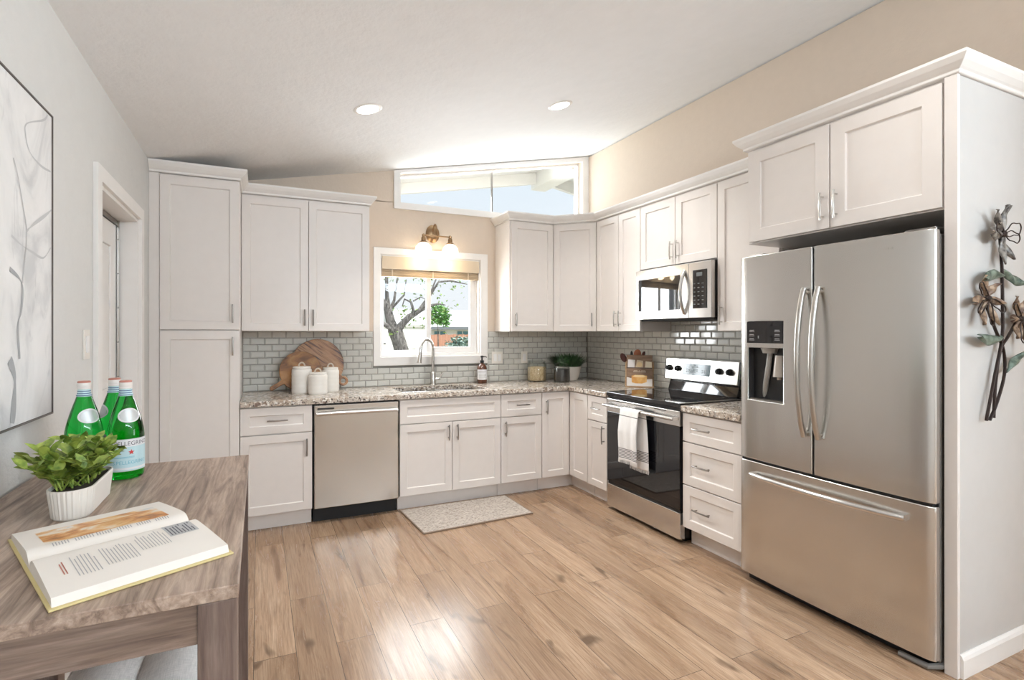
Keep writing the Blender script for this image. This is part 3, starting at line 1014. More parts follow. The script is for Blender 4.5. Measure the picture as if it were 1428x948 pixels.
# oven door: steel band on top, black glass below
od = MB()
od.box(0.004, w - 0.004, -0.648, -0.604, 0.745, 0.842)
odo = od.build('oven_door', M['steel_h'], t, 0.003)
MB().cells([0.004, 0.020, w - 0.020, w - 0.004], [0.215, 0.232, 0.728, 0.7445], set(), -0.646, -0.604, 'y').build('door_glass', M['blackglass'], odo, 0.002)
for k in range(3):
    MB().box(0.11 + k * 0.20, 0.22 + k * 0.20, -0.6486, -0.646, 0.829, 0.834).build('vent_slot', M['gap'], odo)
ov = MB()
ov.tube([(0.015, -0.692, 0.795), (w / 2, -0.700, 0.797), (w - 0.015, -0.692, 0.795)], 0.0125, 12)
ov.box(0.012, 0.030, -0.695, -0.646, 0.785, 0.806); ov.box(w - 0.030, w - 0.012, -0.695, -0.646, 0.785, 0.806)
ov.build('handle', M['steel_h'], odo)
MB().box(0.006, w - 0.006, -0.638, -0.60, 0.196, 0.216).build('door_gap', M['dark'], t)
dr = MB().box(0.002, w - 0.002, -0.648, -0.604, 0.026, 0.196).build('storage_drawer', M['steel_h'], t, 0.004)
MB().box(0.03, w - 0.03, -0.58, -0.10, 0.0, 0.03).build('foot_rail', M['dark'], t)
# backguard
bgd = MB().prism([(-0.105, 0.980), (-0.040, 0.975), (-0.032, 1.138), (-0.082, 1.142)], 'x', 0.030, w - 0.030).build('backguard', M['steel_h'], t, 0.004)
MB().prism([(-0.100, 0.978), (-0.045, 0.973), (-0.035, 1.136), (-0.078, 1.140)], 'x', 0.018, 0.032).build('end_cap', M['dark'], bgd, 0.002)
MB().prism([(-0.100, 0.978), (-0.045, 0.973), (-0.035, 1.136), (-0.078, 1.140)], 'x', w - 0.032, w - 0.018).build('end_cap', M['dark'], bgd, 0.002)
MB().prism([(-0.085, 0.8936), (-0.035, 0.8936), (-0.035, 0.974), (-0.060, 0.974)], 'x', 0.05, w - 0.05).build('riser', M['blackglass'], t, 0.002)
fy = lambda z: -0.105 + (z - 0.980) * (0.023 / 0.162)
M['display'] = plain('blue_grey_display', (0.10, 0.15, 0.17), 0.08)
M['digits'] = plain('pale_print', (0.45, 0.52, 0.54), 0.4)
M['dimprint'] = plain('dim_key_print', (0.10, 0.105, 0.11), 0.4)
dsp = MB()
dsp.add([(0.215, fy(1.022) - 0.001, 1.022), (0.475, fy(1.022) - 0.001, 1.022), (0.475, fy(1.108) - 0.001, 1.108), (0.215, fy(1.108) - 0.001, 1.108),
         (0.215, fy(1.022) + 0.004, 1.022), (0.475, fy(1.022) + 0.004, 1.022), (0.475, fy(1.108) + 0.004, 1.108), (0.215, fy(1.108) + 0.004, 1.108)],
        [(0, 1, 2, 3), (4, 7, 6, 5), (0, 4, 5, 1), (1, 5, 6, 2), (2, 6, 7, 3), (3, 7, 4, 0)])
dso = dsp.build('display', M['display'], bgd)
pr = MB()
for (xa, xb, za) in ((0.25, 0.262, 1.045), (0.25, 0.262, 1.06), (0.275, 0.287, 1.045), (0.275, 0.287, 1.06), (0.31, 0.365, 1.082), (0.315, 0.36, 1.06), (0.315, 0.36, 1.045), (0.40, 0.412, 1.045), (0.40, 0.412, 1.06), (0.425, 0.437, 1.045), (0.425, 0.437, 1.06)):
    pr.box(xa, xb, fy(za) - 0.0018, fy(za), za, za + 0.005)
pr.build('key_print', M['digits'], dso)
kn0 = None
for kx in (0.075, 0.165, 0.555, 0.645):
    km = MB().lathe([(0.024, 0), (0.024, 0.008), (0.020, 0.012), (0.018, 0.026), (0.0, 0.028)], (0, 0, 0), 24)
    km.box(-0.004, 0.004, -0.018, 0.018, 0.02, 0.033)
    ko = km.build('knob', M['dark'], bgd, loc=(kx, fy(1.066), 1.066), rot=(R(90), 0, 0))

# towel over the oven handle
n = NT('white_towel_with_grey_stripes')
c_ = n.n('TexCoord'); sp = n.n('SeparateXYZ'); n.l(c_.outputs['Object'], sp.inputs[0])
wv = n.n('Math', operation='FRACT'); mu_ = n.n('Math', operation='MULTIPLY'); mu_.inputs[1].default_value = 95
n.l(sp.outputs['Z'], mu_.inputs[0]); n.l(mu_.outputs[0], wv.inputs[0])
strp = n.ramp(wv.outputs[0], [(0.40, (0, 0, 0)), (0.5, (1, 1, 1))])
band = n.ramp(sp.outputs['Z'], [(0.0, (0, 0, 0)), (0.452, (0, 0, 0)), (0.455, (1, 1, 1)), (0.525, (1, 1, 1)), (0.528, (0, 0, 0)), (0.745, (0, 0, 0)), (0.747, (1, 1, 1)), (0.753, (1, 1, 1)), (0.755, (0, 0, 0))], 'CONSTANT')
msk = n.mix(1.0, strp, band, 'MULTIPLY')
ns = n.noise(n.coord((40, 40, 4)), 3, 3)
n.color(n.mix(msk, n.mix(ns, (0.78, 0.77, 0.76), (0.88, 0.87, 0.86)), (0.16, 0.155, 0.16)))
n.set(Roughness=0.9)
n.bump(n.noise(n.coord(), 260, 2), 0.25, 0.002)
M['towel'] = n.m
n = NT('towel_fringe'); n.set(Base_Color=(0.84, 0.83, 0.81, 1), Roughness=0.9); n.color(n.mix(n.noise(n.coord(), 200), (0.72, 0.71, 0.69), (0.88, 0.87, 0.85))); M['fringe'] = n.m

def towel_fn(u, v):
    # v: 0 front hem .. 1 back hem, u across
    Lf, Lb, rb = 0.355, 0.395, 0.0155
    yc, zcn = -0.699, 0.7965
    arc = math.pi * rb
    s = v * (Lf + arc + Lb)
    fold = 0.006 * math.sin(u * 7.5 + 0.6) + 0.003 * math.sin(u * 17)
    shift = 0.0
    if s < Lf:
        h = Lf - s
        z = zcn - h; y = yc - rb - 0.004 - (0.012 + fold) * min(1, h / 0.15) - 0.006 * math.sin(min(1, h / 0.3) * 3.1)
        shift = 0.0
        wd = 1.0
    elif s < Lf + arc:
        a = (s - Lf) / rb
        z = zcn + rb * math.sin(a); y = yc - rb * math.cos(a)
        shift = 0.035 * (a / math.pi); wd = 1.0
        y -= 0.004 * math.cos(a / 1) if a < 1.5 else 0
    else:
        h = s - Lf - arc
        z = zcn - h; y = yc + rb + 0.006 * min(1, h / 0.1) + 0.5 * fold * min(1, h / 0.2)
        shift = 0.035 + 0.02 * min(1, h / 0.3); wd = 1.0
    x = 0.245 + shift + u * 0.19 * wd
    return (x, y, z)
t = thing('dish_towel', 'white dish towel with grey striped ends hanging from the oven handle', 'towel', (0, RY, 0), RZ)
tw = MB(); tw.grid(towel_fn, 26, 70)
to = tw.build('cloth', M['towel'], t, recalc=False)
sm = to.modifiers.new('thick', 'SOLIDIFY'); sm.thickness = 0.004
for v_, sgn in ((0.0, 1), (1.0, 1)):
    fg = MB()
    for q in range(27):
        x, y, z = towel_fn(q / 26, v_)
        if v_ == 0: z += 0.002
        fg.tube([(x, y, z), (x + random.uniform(-.002, .002), y + random.uniform(-.001, .001), z - 0.022)], [0.0022, 0.0014], 5)
    fg.build('fringe', M['fringe'], t)

# ------------------------------------------------------------------ microwave
t = thing('microwave', 'stainless over-the-range microwave with curved handle hung above the range', 'microwave', (0, -1.169, 1.432), RZ)
w, h = 0.737, 0.392
MB().box(0, w, -0.335, -0.012, 0.018, h).build('body', M['dark'], t, 0.003)
MB().box(0.02, w - 0.02, -0.33, -0.03, -0.002, 0.018).build('vent_grille', M['gap'], t)
us = [0.002, 0.035, 0.470, 0.545]; vs = [0.012, 0.075, 0.315, h - 0.002]
bowf = lambda u, z: -0.010 * (1 - ((u - w / 2) / (w / 2)) ** 2)
us2 = [0.002, 0.035] + [0.035 + 0.435 * k / 6 for k in range(1, 7)] + [0.505, 0.545]
mdo = MB().cells(us2, vs, {(k, 1) for k in range(1, 7)}, -0.370, -0.337, 'y', front=bowf).build('door', M['steel_h'], t, 0.003)
M['mwglass'] = plain('dark_microwave_window', (0.010, 0.012, 0.015), 0.03, 0.0, Specular_IOR_Level=1.0)
MB().cells([0.035 + 0.435 * k / 6 for k in range(7)], [0.075, 0.315], set(), -0.3665, -0.340, 'y', front=bowf).build('window', M['mwglass'], mdo)
cpo = MB().cells([0.548, 0.62, 0.68, w - 0.002], vs, set(), -0.370, -0.337, 'y', front=bowf).build('control_panel', M['steel_h'], t, 0.003)
MB().box(0.575, 0.700, -0.3765, -0.345, 0.075, 0.335).build('keypad', M['blackglass'], cpo)
kp = MB()
for r_ in range(6):
    for q in range(3):
        kp.box(0.590 + q * 0.036, 0.606 + q * 0.036, -0.3772, -0.376, 0.100 + r_ * 0.028, 0.106 + r_ * 0.028)
kp.box(0.615, 0.665, -0.3772, -0.376, 0.292, 0.318)
kp.build('key_print', M['dimprint'], cpo)
hm_ = MB()
hp_ = []
for k in range(13):
    a = -1 + k / 6
    hp_.append((0.512, -0.378 - 0.042 * (1 - a * a), 0.190 + a * 0.150))
hm_.tube(hp_, 0.0115, 10)
hm_.build('handle', M['steel_h'], mdo)

# ------------------------------------------------------------------ refrigerator
t = thing('refrigerator', 'stainless steel French-door refrigerator with water dispenser', 'refrigerator', (0, -2.368, 0), RZ)
w = 0.886
MB().box(0.006, w - 0.004, -0.625, -0.03, 0.035, 1.735).build('cabinet_body', plain('grey_fridge_side', (0.18, 0.165, 0.15), 0.4), t, 0.004)
bow = lambda u, z: -0.014 * (1 - ((u - w / 2) / (w / 2)) ** 2)
DFY = -0.672
XS = 0.415                    # split between doors
x0, x1 = 0.056, 0.262         # dispenser
z0, z1 = 0.985, 1.400
lx = [0.001, 0.016, 0.034, x0] + [x0 + (x1 - x0) * k / 4 for k in range(1, 5)] + [0.34, XS - 0.012, XS - 0.0045]
lz = [0.668, 0.69, z0, z1, 1.73, 1.752]
def fbow(u, z, L, Rr):
    e = 0.0
    for edge in (L, Rr):
        d_ = abs(u - edge)
        if d_ < 0.030: e += 0.010 * (1 - d_ / 0.030) ** 2
    return bow(u, z) + e
ld = MB().cells(lx, lz, {(i, 2) for i in range(3, 7)}, DFY, -0.632, 'y', front=lambda u, z: fbow(u, z, 0.001, -9))
ld.s = [True] * len(ld.f)
ldo = ld.build('left_door', M['steel_v'], t, 0.004, 2, sharp=35)
rx = [XS + 0.0045, XS + 0.012] + [XS + 0.012 + (w - 0.05 - XS) * k / 8 for k in range(1, 9)] + [w - 0.016, w - 0.001]
rd = MB().cells(rx, [0.668, 0.69, 1.0, 1.4, 1.73, 1.752], set(), DFY, -0.632, 'y', front=lambda u, z: fbow(u, z, -9, w - 0.001))
rd.s = [True] * len(rd.f)
rdo = rd.build('right_door', M['steel_v'], t, 0.004, 2, sharp=35)
fx = [0.001, 0.016, 0.034] + [0.034 + (w - 0.068) * k / 12 for k in range(1, 13)] + [w - 0.016, w - 0.001]
fz = MB().cells(fx, [0.048, 0.07, 0.3, 0.63, 0.656], set(), DFY, -0.632, 'y', front=lambda u, z: fbow(u, z, 0.001, w - 0.001))
fz.s = [True] * len(fz.f)
fzo = fz.build('freezer_drawer', M['steel_v'], t, 0.004, 2, sharp=35)
MB().box(0.02, w - 0.02, -0.62, -0.06, 0.0, 0.040).build('base_grille', M['dark'], t)
ft = MB(); ft.tube([(w - 0.13, -0.655, 0.012), (w - 0.03, -0.655, 0.016), (w - 0.008, -0.62, 0.020), (w - 0.006, -0.50, 0.022)], 0.012, 8)
ft.build('foot', plain('grey_fridge_foot', (0.2, 0.19, 0.18), 0.4), t)
for xa, xb in ((0.03, 0.12), (w - 0.12, w - 0.01)):
    MB().box(xa, xb, -0.640, -0.54, 1.7355, 1.765).build('hinge_cover', M['nickel'], t, 0.006)
# door seal, plus black strips standing in for shade in the door gaps
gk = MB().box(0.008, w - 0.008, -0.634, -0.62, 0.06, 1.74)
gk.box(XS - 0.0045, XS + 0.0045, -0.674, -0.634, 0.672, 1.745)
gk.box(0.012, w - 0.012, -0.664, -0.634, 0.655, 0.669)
gk.build('gasket_gap_shade', M['dark'], t)
# handles
def bow_handle(xc, lean):
    mb = MB(); pts = []
    for k in range(17):
        a = -1 + k / 8
        pts.append((xc + lean * 0.0, -0.700 - 0.052 * (1 - a * a) ** 0.8, 1.200 + a * 0.355))
    mb.tube(pts, 0.0125, 12)
    for a in (-0.95, 0.95):
        mb.tube([(xc, -0.680, 1.2 + a * 0.355), (xc, -0.712, 1.2 + a * 0.355)], 0.010, 8)
    return mb
M['handle'] = plain('warm_brushed_steel_handle', (0.50, 0.475, 0.44), 0.30, 1.0)
bow_handle(XS - 0.034, 1).build('handle', M['handle'], ldo)
bow_handle(XS + 0.034, 1).build('handle', M['handle'], rdo)
hz = MB(); pts = []
for k in range(17):
    a = -1 + k / 8
    pts.append((w / 2 + a * 0.352, -0.696 - 0.040 * (1 - abs(a) ** 2.4), 0.590))
hz.tube(pts, 0.0135, 12)
for a in (-0.97, 0.97):
    hz.box(w / 2 + a * 0.352 - 0.012, w / 2 + a * 0.352 + 0.012, -0.700, -0.670, 0.578, 0.602)
hz.build('handle', M['steel_h'], fzo)
# dispenser
dp = MB().box(x0, x1, DFY - 0.012, -0.64, 1.288, z1).build('dispenser_panel', M['blackglass'], ldo)
M['dimprint2'] = plain('grey_button_print', (0.30, 0.30, 0.30), 0.4)
pm = MB()
for q in range(3):
    for xa in (x0 + 0.012, x1 - 0.048):
        pm.box(xa + 0.004, xa + 0.030, DFY - 0.0128, DFY - 0.011, 1.308 + q * 0.022, 1.3125 + q * 0.022)
        pm.box(xa + 0.002, xa + 0.033, DFY - 0.0128, DFY - 0.011, 1.302 + q * 0.022, 1.3045 + q * 0.022)
pm.box(x0 + 0.066, x0 + 0.072, DFY - 0.0128, DFY - 0.011, 1.312, 1.326)
pm.build('button_print', M['dimprint2'], dp)
MB().box(x0, x1, DFY - 0.011, -0.64, 1.264, 1.287).build('dispenser_strip', M['steel_x'], ldo)
cvm = MB()
cvm.add([(x0, -0.668, z0), (x1, -0.668, z0), (x1, -0.668, 1.264), (x0, -0.668, 1.264), (x0 + 0.006, -0.60, z0 + 0.01), (x1 - 0.006, -0.60, z0 + 0.01), (x1 - 0.006, -0.60, 1.258), (x0 + 0.006, -0.60, 1.258)],
        [(4, 5, 6, 7), (0, 1, 5, 4), (1, 2, 6, 5), (2, 3, 7, 6), (3, 0, 4, 7)])
cav = cvm.build('dispenser_recess', plain('dark_grey_recess', (0.05, 0.05, 0.052), 0.25), ldo, recalc=False)
MB().box(x0 + 0.01, x1 - 0.004, -0.672, -0.61, z0 + 0.001, z0 + 0.008).build('drip_tray', M['nickel'], cav)
pd = MB(); pd.tube([(0.160, -0.640, 1.262), (0.160, -0.640, 1.235)], [0.045, 0.035], 16)
pd.tube([(0.160, -0.640, 1.24), (0.158, -0.650, 1.17), (0.135, -0.640, 1.07), (0.118, -0.618, 1.00)], [0.013, 0.013, 0.014, 0.016], 10)
pd.build('ice_paddle', plain('grey_lever', (0.34, 0.33, 0.31), 0.3), cav)
wc = MB(); wc.tube([(0.222, -0.650, 1.225), (0.222, -0.652, 1.18), (0.222, -0.654, 1.115)], [0.022, 0.026, 0.031], 14)
wc.tube([(0.222, -0.652, 1.12), (0.222, -0.652, 1.100)], [0.014, 0.012], 10)
wc.build('water_spout', plain('warm_grey_plastic', (0.42, 0.37, 0.32), 0.25), cav)
lg = MB()
for k in range(7):
    lg.box(w - 0.235 + k * 0.014, w - 0.225 + k * 0.014, DFY - 0.0088, DFY + 0.006, 1.690, 1.699)
lg.build('maker_mark', M['chrome'], rdo)

# ------------------------------------------------------------------ floor mat
n = NT('woven_cream_mat')
v = n.coord((30, 90, 30))
a = n.noise(v, 2.0, 4, 0.7)
n.color(n.ramp(a, [(0.36, (0.17, 0.125, 0.10)), (0.47, (0.47, 0.41, 0.355)), (0.62, (0.64, 0.58, 0.515))]))
n.set(Roughness=0.95)
n.bump(n.noise(n.coord(), 120, 3), 0.7, 0.006)
M['mat'] = n.m
t = thing('floor_mat', 'cream woven kitchen mat lying on the planks in front of the sink', 'mat', (0, 0, 0))
MB().prism([(-2.118, -0.605), (-1.240, -0.600), (-1.232, -1.052), (-2.085, -1.100)], 'z', 0.001, 0.009).build('weave', M['mat'], t, 0.003)
ed = MB()
for p, q in (((-2.118, -0.605), (-2.085, -1.100)), ((-2.085, -1.100), (-1.232, -1.052)), ((-1.232, -1.052), (-1.240, -0.600)), ((-1.240, -0.600), (-2.118, -0.605))):
    ed.tube([(p[0], p[1], 0.0065), (q[0], q[1], 0.0065)], 0.0055, 8)
ed.build('binding', plain('brown_mat_binding', (0.27, 0.20, 0.15), 0.9), t)
# ------------------------------------------------------------------ woven blind
n = NT('woven_bamboo')
v = n.coord((2, 4, 160))
a = n.noise(v, 2.0, 3, 0.6)
n.color(n.ramp(a, [(0.35, (0.40, 0.29, 0.18)), (0.6, (0.62, 0.50, 0.35))])); n.set(Roughness=0.7)
M['bamboo'] = n.m
M['valance'] = plain('cream_woven_valance', (0.68, 0.57, 0.43), 0.7)
t = thing('window_blind', 'cream woven bamboo blind drawn up at the top of the kitchen window', 'blind', (0, 0, 0))
MB().box(WX0 + 0.014, WX1 - 0.014, -0.020, -0.004, 1.892, WZ1 - 0.014).build('valance', M['valance'], t, 0.002)
sl = MB()
for q in range(6):
    sl.box(WX0 + 0.016, WX1 - 0.016, 0.004 + 0.002 * (q % 2), 0.040, 1.829 + q * 0.0105, 1.838 + q * 0.0105)
sl.box(WX0 + 0.016, WX1 - 0.016, -0.003, 0.042, 1.893, 1.985)
sl.build('folded_slats', M['bamboo'], t, 0.001, 1)
for xq in (-2.03, -1.66, -1.32):
    MB().box(xq - 0.006, xq + 0.006, 0.0015, 0.0042, 1.828, 1.893).build('lift_tape', M['valance'], t)

# ------------------------------------------------------------------ sconce
M['shade'] = emit('lit_frosted_shade', (1.0, 0.88, 0.70), 2.6)
t = thing('wall_sconce', 'aged brass two-light wall sconce with glowing glass shades above the kitchen window', 'lamp', (-1.667, 0, 2.225))
bp_ = MB().lathe([(0, -0.001), (0.062, 0.0), (0.064, 0.006), (0.054, 0.012), (0.046, 0.020), (0.026, 0.026), (0, 0.028)], (0, 0, 0), 32, sy=1.25)
bp_.build('back_plate', M['brass'], t, rot=(R(90), 0, 0), loc=(0, 0, 0))
arm = []
for k in range(15):
    a = math.pi * (k / 14)
    arm.append((0.0, -0.025 - 0.052 * (1 - math.cos(a)), -0.01 + 0.095 * math.sin(a) - 0.03 * k / 14))
MB().tube(arm, 0.0085, 10).build('arm', M['brass'], t)
BZ = -0.040
ba = MB().tube([(-0.135, -0.128, BZ), (0.135, -0.128, BZ)], 0.007, 10)
for sx in (-1, 1):
    ba.lathe([(0, -0.014), (0.013, -0.008), (0.014, 0.004), (0.008, 0.012), (0, 0.016)], (sx * 0.122, -0.128, BZ), 16)
ba.build('cross_bar', M['brass'], t)
for sx in (-1, 1):
    so = MB().lathe([(0.036, -0.066), (0.038, -0.062), (0.030, -0.054), (0.020, -0.048), (0.019, -0.022), (0.013, -0.012), (0.010, 0)], (sx * 0.122, -0.128, BZ), 20).build('socket_cup', M['brass'], t)
    MB().lathe([(0.058, -0.168), (0.068, -0.150), (0.072, -0.128), (0.066, -0.102), (0.050, -0.080), (0.031, -0.066), (0.0, -0.0655)], (sx * 0.122, -0.128, BZ), 28).build('glass_shade', M['shade'], t)
for sx in (-1, 1):
    d = bpy.data.lights.new('sconce_bulb', 'POINT'); d.energy = 1.2; d.color = (1, 0.80, 0.56); d.shadow_soft_size = 0.045
    o = bpy.data.objects.new('sconce_bulb', d); COL.objects.link(o); o.parent = t; o.location = (sx * 0.122, -0.128, BZ - 0.235)

# ------------------------------------------------------------------ recessed lights
M['lens'] = emit('lit_downlight_lens', (1.0, 0.95, 0.88), 14.0)
slope = math.atan(SL)
for (lx_, ly_, lab) in ((-2.504, -1.352, 'round recessed ceiling light nearer the pantry side'), (-1.182, -1.350, 'round recessed ceiling light nearer the range side')) + tuple((xq, yq, 'added unseen recessed light filling the room behind the camera') for xq in (-2.5, -1.2) for yq in (-3.3, -5.2)):  # the rear ones are out of view, added for fill
    t = thing('recessed_light', lab, 'light', (lx_, ly_, zc(lx_) - 0.0005), rot=(0, -slope, 0), group='recessed lights in the sloping ceiling')
    MB().lathe([(0.062, -0.001), (0.064, -0.004), (0.078, -0.004), (0.085, 0.0)], (0, 0, 0), 40).build('trim_ring', M['trim'], t)
    MB().lathe([(0, -0.0052), (0.058, -0.0048), (0.063, -0.0042), (0.063, -0.001), (0, -0.001)], (0, 0, 0), 40).build('lens', M['lens'], t)
    d = bpy.data.lights.new('downlight', 'AREA'); d.shape = 'DISK'; d.size = 0.12; d.energy = 9 if ly_ > -2 else 3; d.color = (1, 0.98, 0.95); d.spread = R(105)
    o = bpy.data.objects.new('downlight', d); COL.objects.link(o); o.parent = t; o.location = (0, 0, -0.012)

# ------------------------------------------------------------------ switch plates
M['plate'] = plain('white_wall_plate', (0.80, 0.76, 0.70), 0.35)
def plate_at(x, z, w, h, n_, label, cat):
    t = thing('switch_plate' if 'switch' in label else 'outlet', label, cat, (x, -0.0073, z))
    MB().box(-w / 2, w / 2, -0.006, 0, -h / 2, h / 2).build('cover_plate', M['plate'], t, 0.002)
    for k in range(n_):
        xx = (k - (n_ - 1) / 2) * 0.046
        MB().box(xx - 0.016, xx + 0.016, -0.0085, -0.005, -0.033, 0.033).build('rocker', M['vinyl'], t, 0.0015)
plate_at(-1.031, 1.108, 0.114, 0.110, 2, 'white double switch plate on the backsplash right of the window', 'switch')
plate_at(-0.741, 1.106, 0.068, 0.112, 1, 'white single outlet plate on the backsplash above the jar of oats', 'outlet')
t = thing('switch_plate', 'white light switch on the left wall beside the doorway casing', 'switch', (XL, -1.892, 1.296), R(90))
MB().box(-0.036, 0.036, -0.006, 0, -0.058, 0.058).build('cover_plate', M['plate'], t, 0.002)
MB().box(-0.016, 0.016, -0.010, -0.005, -0.033, 0.033).build('rocker', M['vinyl'], t, 0.0015)

# ------------------------------------------------------------------ painting
n = NT('abstract_grey_canvas')
v = n.coord((1, 1.4, 0.8))
a = n.noise(v, 2.6, 5, 0.6, 1.6)
b_ = n.noise(n.coord((1, 5, 1.2), loc=(0, 3, 2)), 2.5, 4, 0.6, 2.0)
c = n.ramp(a, [(0.36, (0.60, 0.60, 0.60)), (0.5, (0.76, 0.755, 0.745)), (0.66, (0.82, 0.81, 0.80))])
c = n.mix(n.ramp(b_, [(0.60, (0, 0, 0)), (0.72, (0.5, 0.5, 0.5))]), c, (0.40, 0.40, 0.41))
n.color(c); n.set(Roughness=0.7)
M['canvas'] = n.m
AX = XL + 0.030
t = thing('painting', 'large abstract grey and white painting in a thin dark frame on the left wall', 'painting', (XL, 0, 0))
pa0, pa1, pz0, pz1 = -3.26, -2.325, 1.085, 2.030
MB().box(0.001, 0.024, pa0 + 0.006, pa1 - 0.006, pz0 + 0.006, pz1 - 0.006).build('canvas', M['canvas'], t)
MB().cells([pa0, pa0 + 0.005, pa1 - 0.005, pa1], [pz0, pz0 + 0.005, pz1 - 0.005, pz1], {(1, 1)}, 0.027, 0.001, 'x').build('frame', plain('dark_bronze_frame', (0.10, 0.08, 0.07), 0.4), t)
def ribbon(pts, w):
    P = []
    for i in range(len(pts) - 1):
        p0 = Vector(pts[max(i - 1, 0)]); p1 = Vector(pts[i]); p2 = Vector(pts[i + 1]); p3 = Vector(pts[min(i + 2, len(pts) - 1)])
        for k in range(6):
            s = k / 6
            P.append(0.5 * ((2 * p1) + (p2 - p0) * s + (2 * p0 - 5 * p1 + 4 * p2 - p3) * s * s + (3 * p1 - p0 - 3 * p2 + p3) * s ** 3))
    P.append(Vector(pts[-1]))
    mb = MB(); v = []; f = []
    for i, p in enumerate(P):
        d = (P[min(i + 1, len(P) - 1)] - P[max(i - 1, 0)]).normalized()
        nn = Vector((-d.y, d.x)); ww = w * (0.35 + 0.65 * abs(math.sin(i * 0.23 + pts[0][0] * 9)))
        v += [(0.0246, *(p + nn * ww)), (0.0246, *(p - nn * ww))]
    for i in range(len(P) - 1):
        f.append((2 * i, 2 * i + 1, 2 * i + 3, 2 * i + 2))
    return mb.add(v, f)
M['stroke'] = plain('grey_brush_paint', (0.54, 0.54, 0.54), 0.7)
M['stroke_d'] = plain('dark_brush_paint', (0.36, 0.365, 0.37), 0.7)
for pts, w, m_ in (
    ([(-2.365, 2.02), (-2.40, 1.99), (-2.52, 1.935), (-2.53, 1.90), (-2.50, 1.86), (-2.42, 1.845), (-2.34, 1.85)], 0.004, 'stroke'),
    ([(-2.608, 1.81), (-2.58, 1.77), (-2.545, 1.69), (-2.522, 1.63), (-2.53, 1.57), (-2.55, 1.48)], 0.004, 'stroke'),
    ([(-2.522, 1.63), (-2.47, 1.66), (-2.39, 1.70), (-2.335, 1.73)], 0.006, 'stroke'),
    ([(-2.62, 1.60), (-2.56, 1.585), (-2.48, 1.575), (-2.40, 1.57), (-2.34, 1.61)], 0.004, 'stroke'),
    ([(-2.63, 1.51), (-2.57, 1.49), (-2.55, 1.46), (-2.56, 1.40), (-2.58, 1.36), (-2.57, 1.27)], 0.007, 'stroke_d'),
    ([(-2.63, 1.27), (-2.60, 1.22), (-2.605, 1.15), (-2.615, 1.10)], 0.016, 'stroke_d'),
    ([(-2.75, 1.9), (-2.85, 1.7), (-2.8, 1.5), (-2.95, 1.3)], 0.006, 'stroke'),
    ([(-3.15, 1.85), (-3.0, 1.75), (-2.95, 1.55), (-3.1, 1.35)], 0.006, 'stroke_d')):
    ribbon(pts, w).build('brush_stroke', M[m_], t)

# ------------------------------------------------------------------ counter: boards and canisters
n = NT('striped_acacia_wood')
mp2 = n.n('Mapping'); mp2.inputs['Scale'].default_value = (2, 1, 24); n.l(n.coord(rot=(0, R(-36), 0)), mp2.inputs[0]); v = mp2.outputs[0]
a = n.noise(v, 1.6, 4, 0.6, 0.3)
n.color(n.ramp(a, [(0.38, (0.05, 0.017, 0.006)), (0.46, (0.27, 0.115, 0.040)), (0.56, (0.42, 0.215, 0.090)), (0.66, (0.09, 0.034, 0.012)), (0.74, (0.30, 0.135, 0.052))])); n.set(Roughness=0.4)
M['acacia'] = n.m
n = NT('golden_mango_wood')
v = n.coord((4, 1, 9), rot=(0, R(25), 0))
a = n.noise(v, 1.4, 5, 0.6, 1.0)
n.color(n.ramp(a, [(0.34, (0.11, 0.040, 0.010)), (0.5, (0.31, 0.135, 0.035)), (0.68, (0.42, 0.23, 0.085))])); n.set(Roughness=0.4)
M['mango'] = n.m

def disc_board(rad, th, ang_, hl, hw, hole):
    """round board with handle in local xz plane, centred; thickness along y"""
    a0 = math.asin(hw / rad)
    pts = []
    N = 56
    for i in range(N + 1):
        a = ang_ + a0 + (2 * math.pi - 2 * a0) * i / N
        pts.append((rad * math.cos(a), rad * math.sin(a)))
    mb = MB()
    c_, s_ = math.cos(ang_), math.sin(ang_)
    W = lambda u, q: (u * c_ - q * s_, u * s_ + q * c_)
    if hole:
        mb.prism(pts, 'y', -th, 0)
        n_ = 24; R1, R2 = hw, hw * 0.5
        cu = rad + hl - hw
        v = []; f = []
        for i in range(n_):
            a = 2 * math.pi * i / n_
            for rr in (R1, R2):
                for y in (-th, 0):
                    u, q = W(cu + rr * math.cos(a), rr * math.sin(a)); v.append((u, y, q))
        for i in range(n_):
            j = (i + 1) % n_
            A = 4 * i; B = 4 * j
            f += [(A, B, B + 2, A + 2), (A + 1, A + 3, B + 3, B + 1), (A, A + 1, B + 1, B), (A + 2, B + 2, B + 3, A + 3)]
        mb.add(v, f)
        mb.prism([W(rad * 0.93, -hw * 0.8), W(cu - hw * 0.62, -hw * 0.72), W(cu - hw * 0.62, hw * 0.72), W(rad * 0.93, hw * 0.8)], 'y', -th, 0)
    else:
        pts += [W(rad + hl * 0.3, -hw * 0.75), W(rad + hl - hw * 0.6, -hw * 0.85), W(rad + hl, -hw * 0.4), W(rad + hl, hw * 0.4), W(rad + hl - hw * 0.6, hw * 0.85), W(rad + hl * 0.3, hw * 0.75)]
        mb.prism(pts, 'y', -th, 0)
    return mb

rad = 0.203
o = disc_board(rad, 0.020, R(-36), 0.078, 0.040, True).build('cutting_board', M['acacia'], None, 0.004, 2, loc=(-2.655, -0.058, CT1 + 0.0045 + rad * 0.985), rot=(R(-8), 0, 0))
tag(o, 'large round striped wooden board with ring handle leaning on the backsplash', 'cutting board')
rad = 0.156
o = disc_board(rad, 0.018, R(212), 0.105, 0.020, False).build('cutting_board', M['mango'], None, 0.004, 2, loc=(-2.790, -0.118, CT1 + 0.005 + rad * 0.975), rot=(R(-12), 0, 0))
tag(o, 'smaller round golden wooden board with stick handle in front of the striped board', 'cutting board')

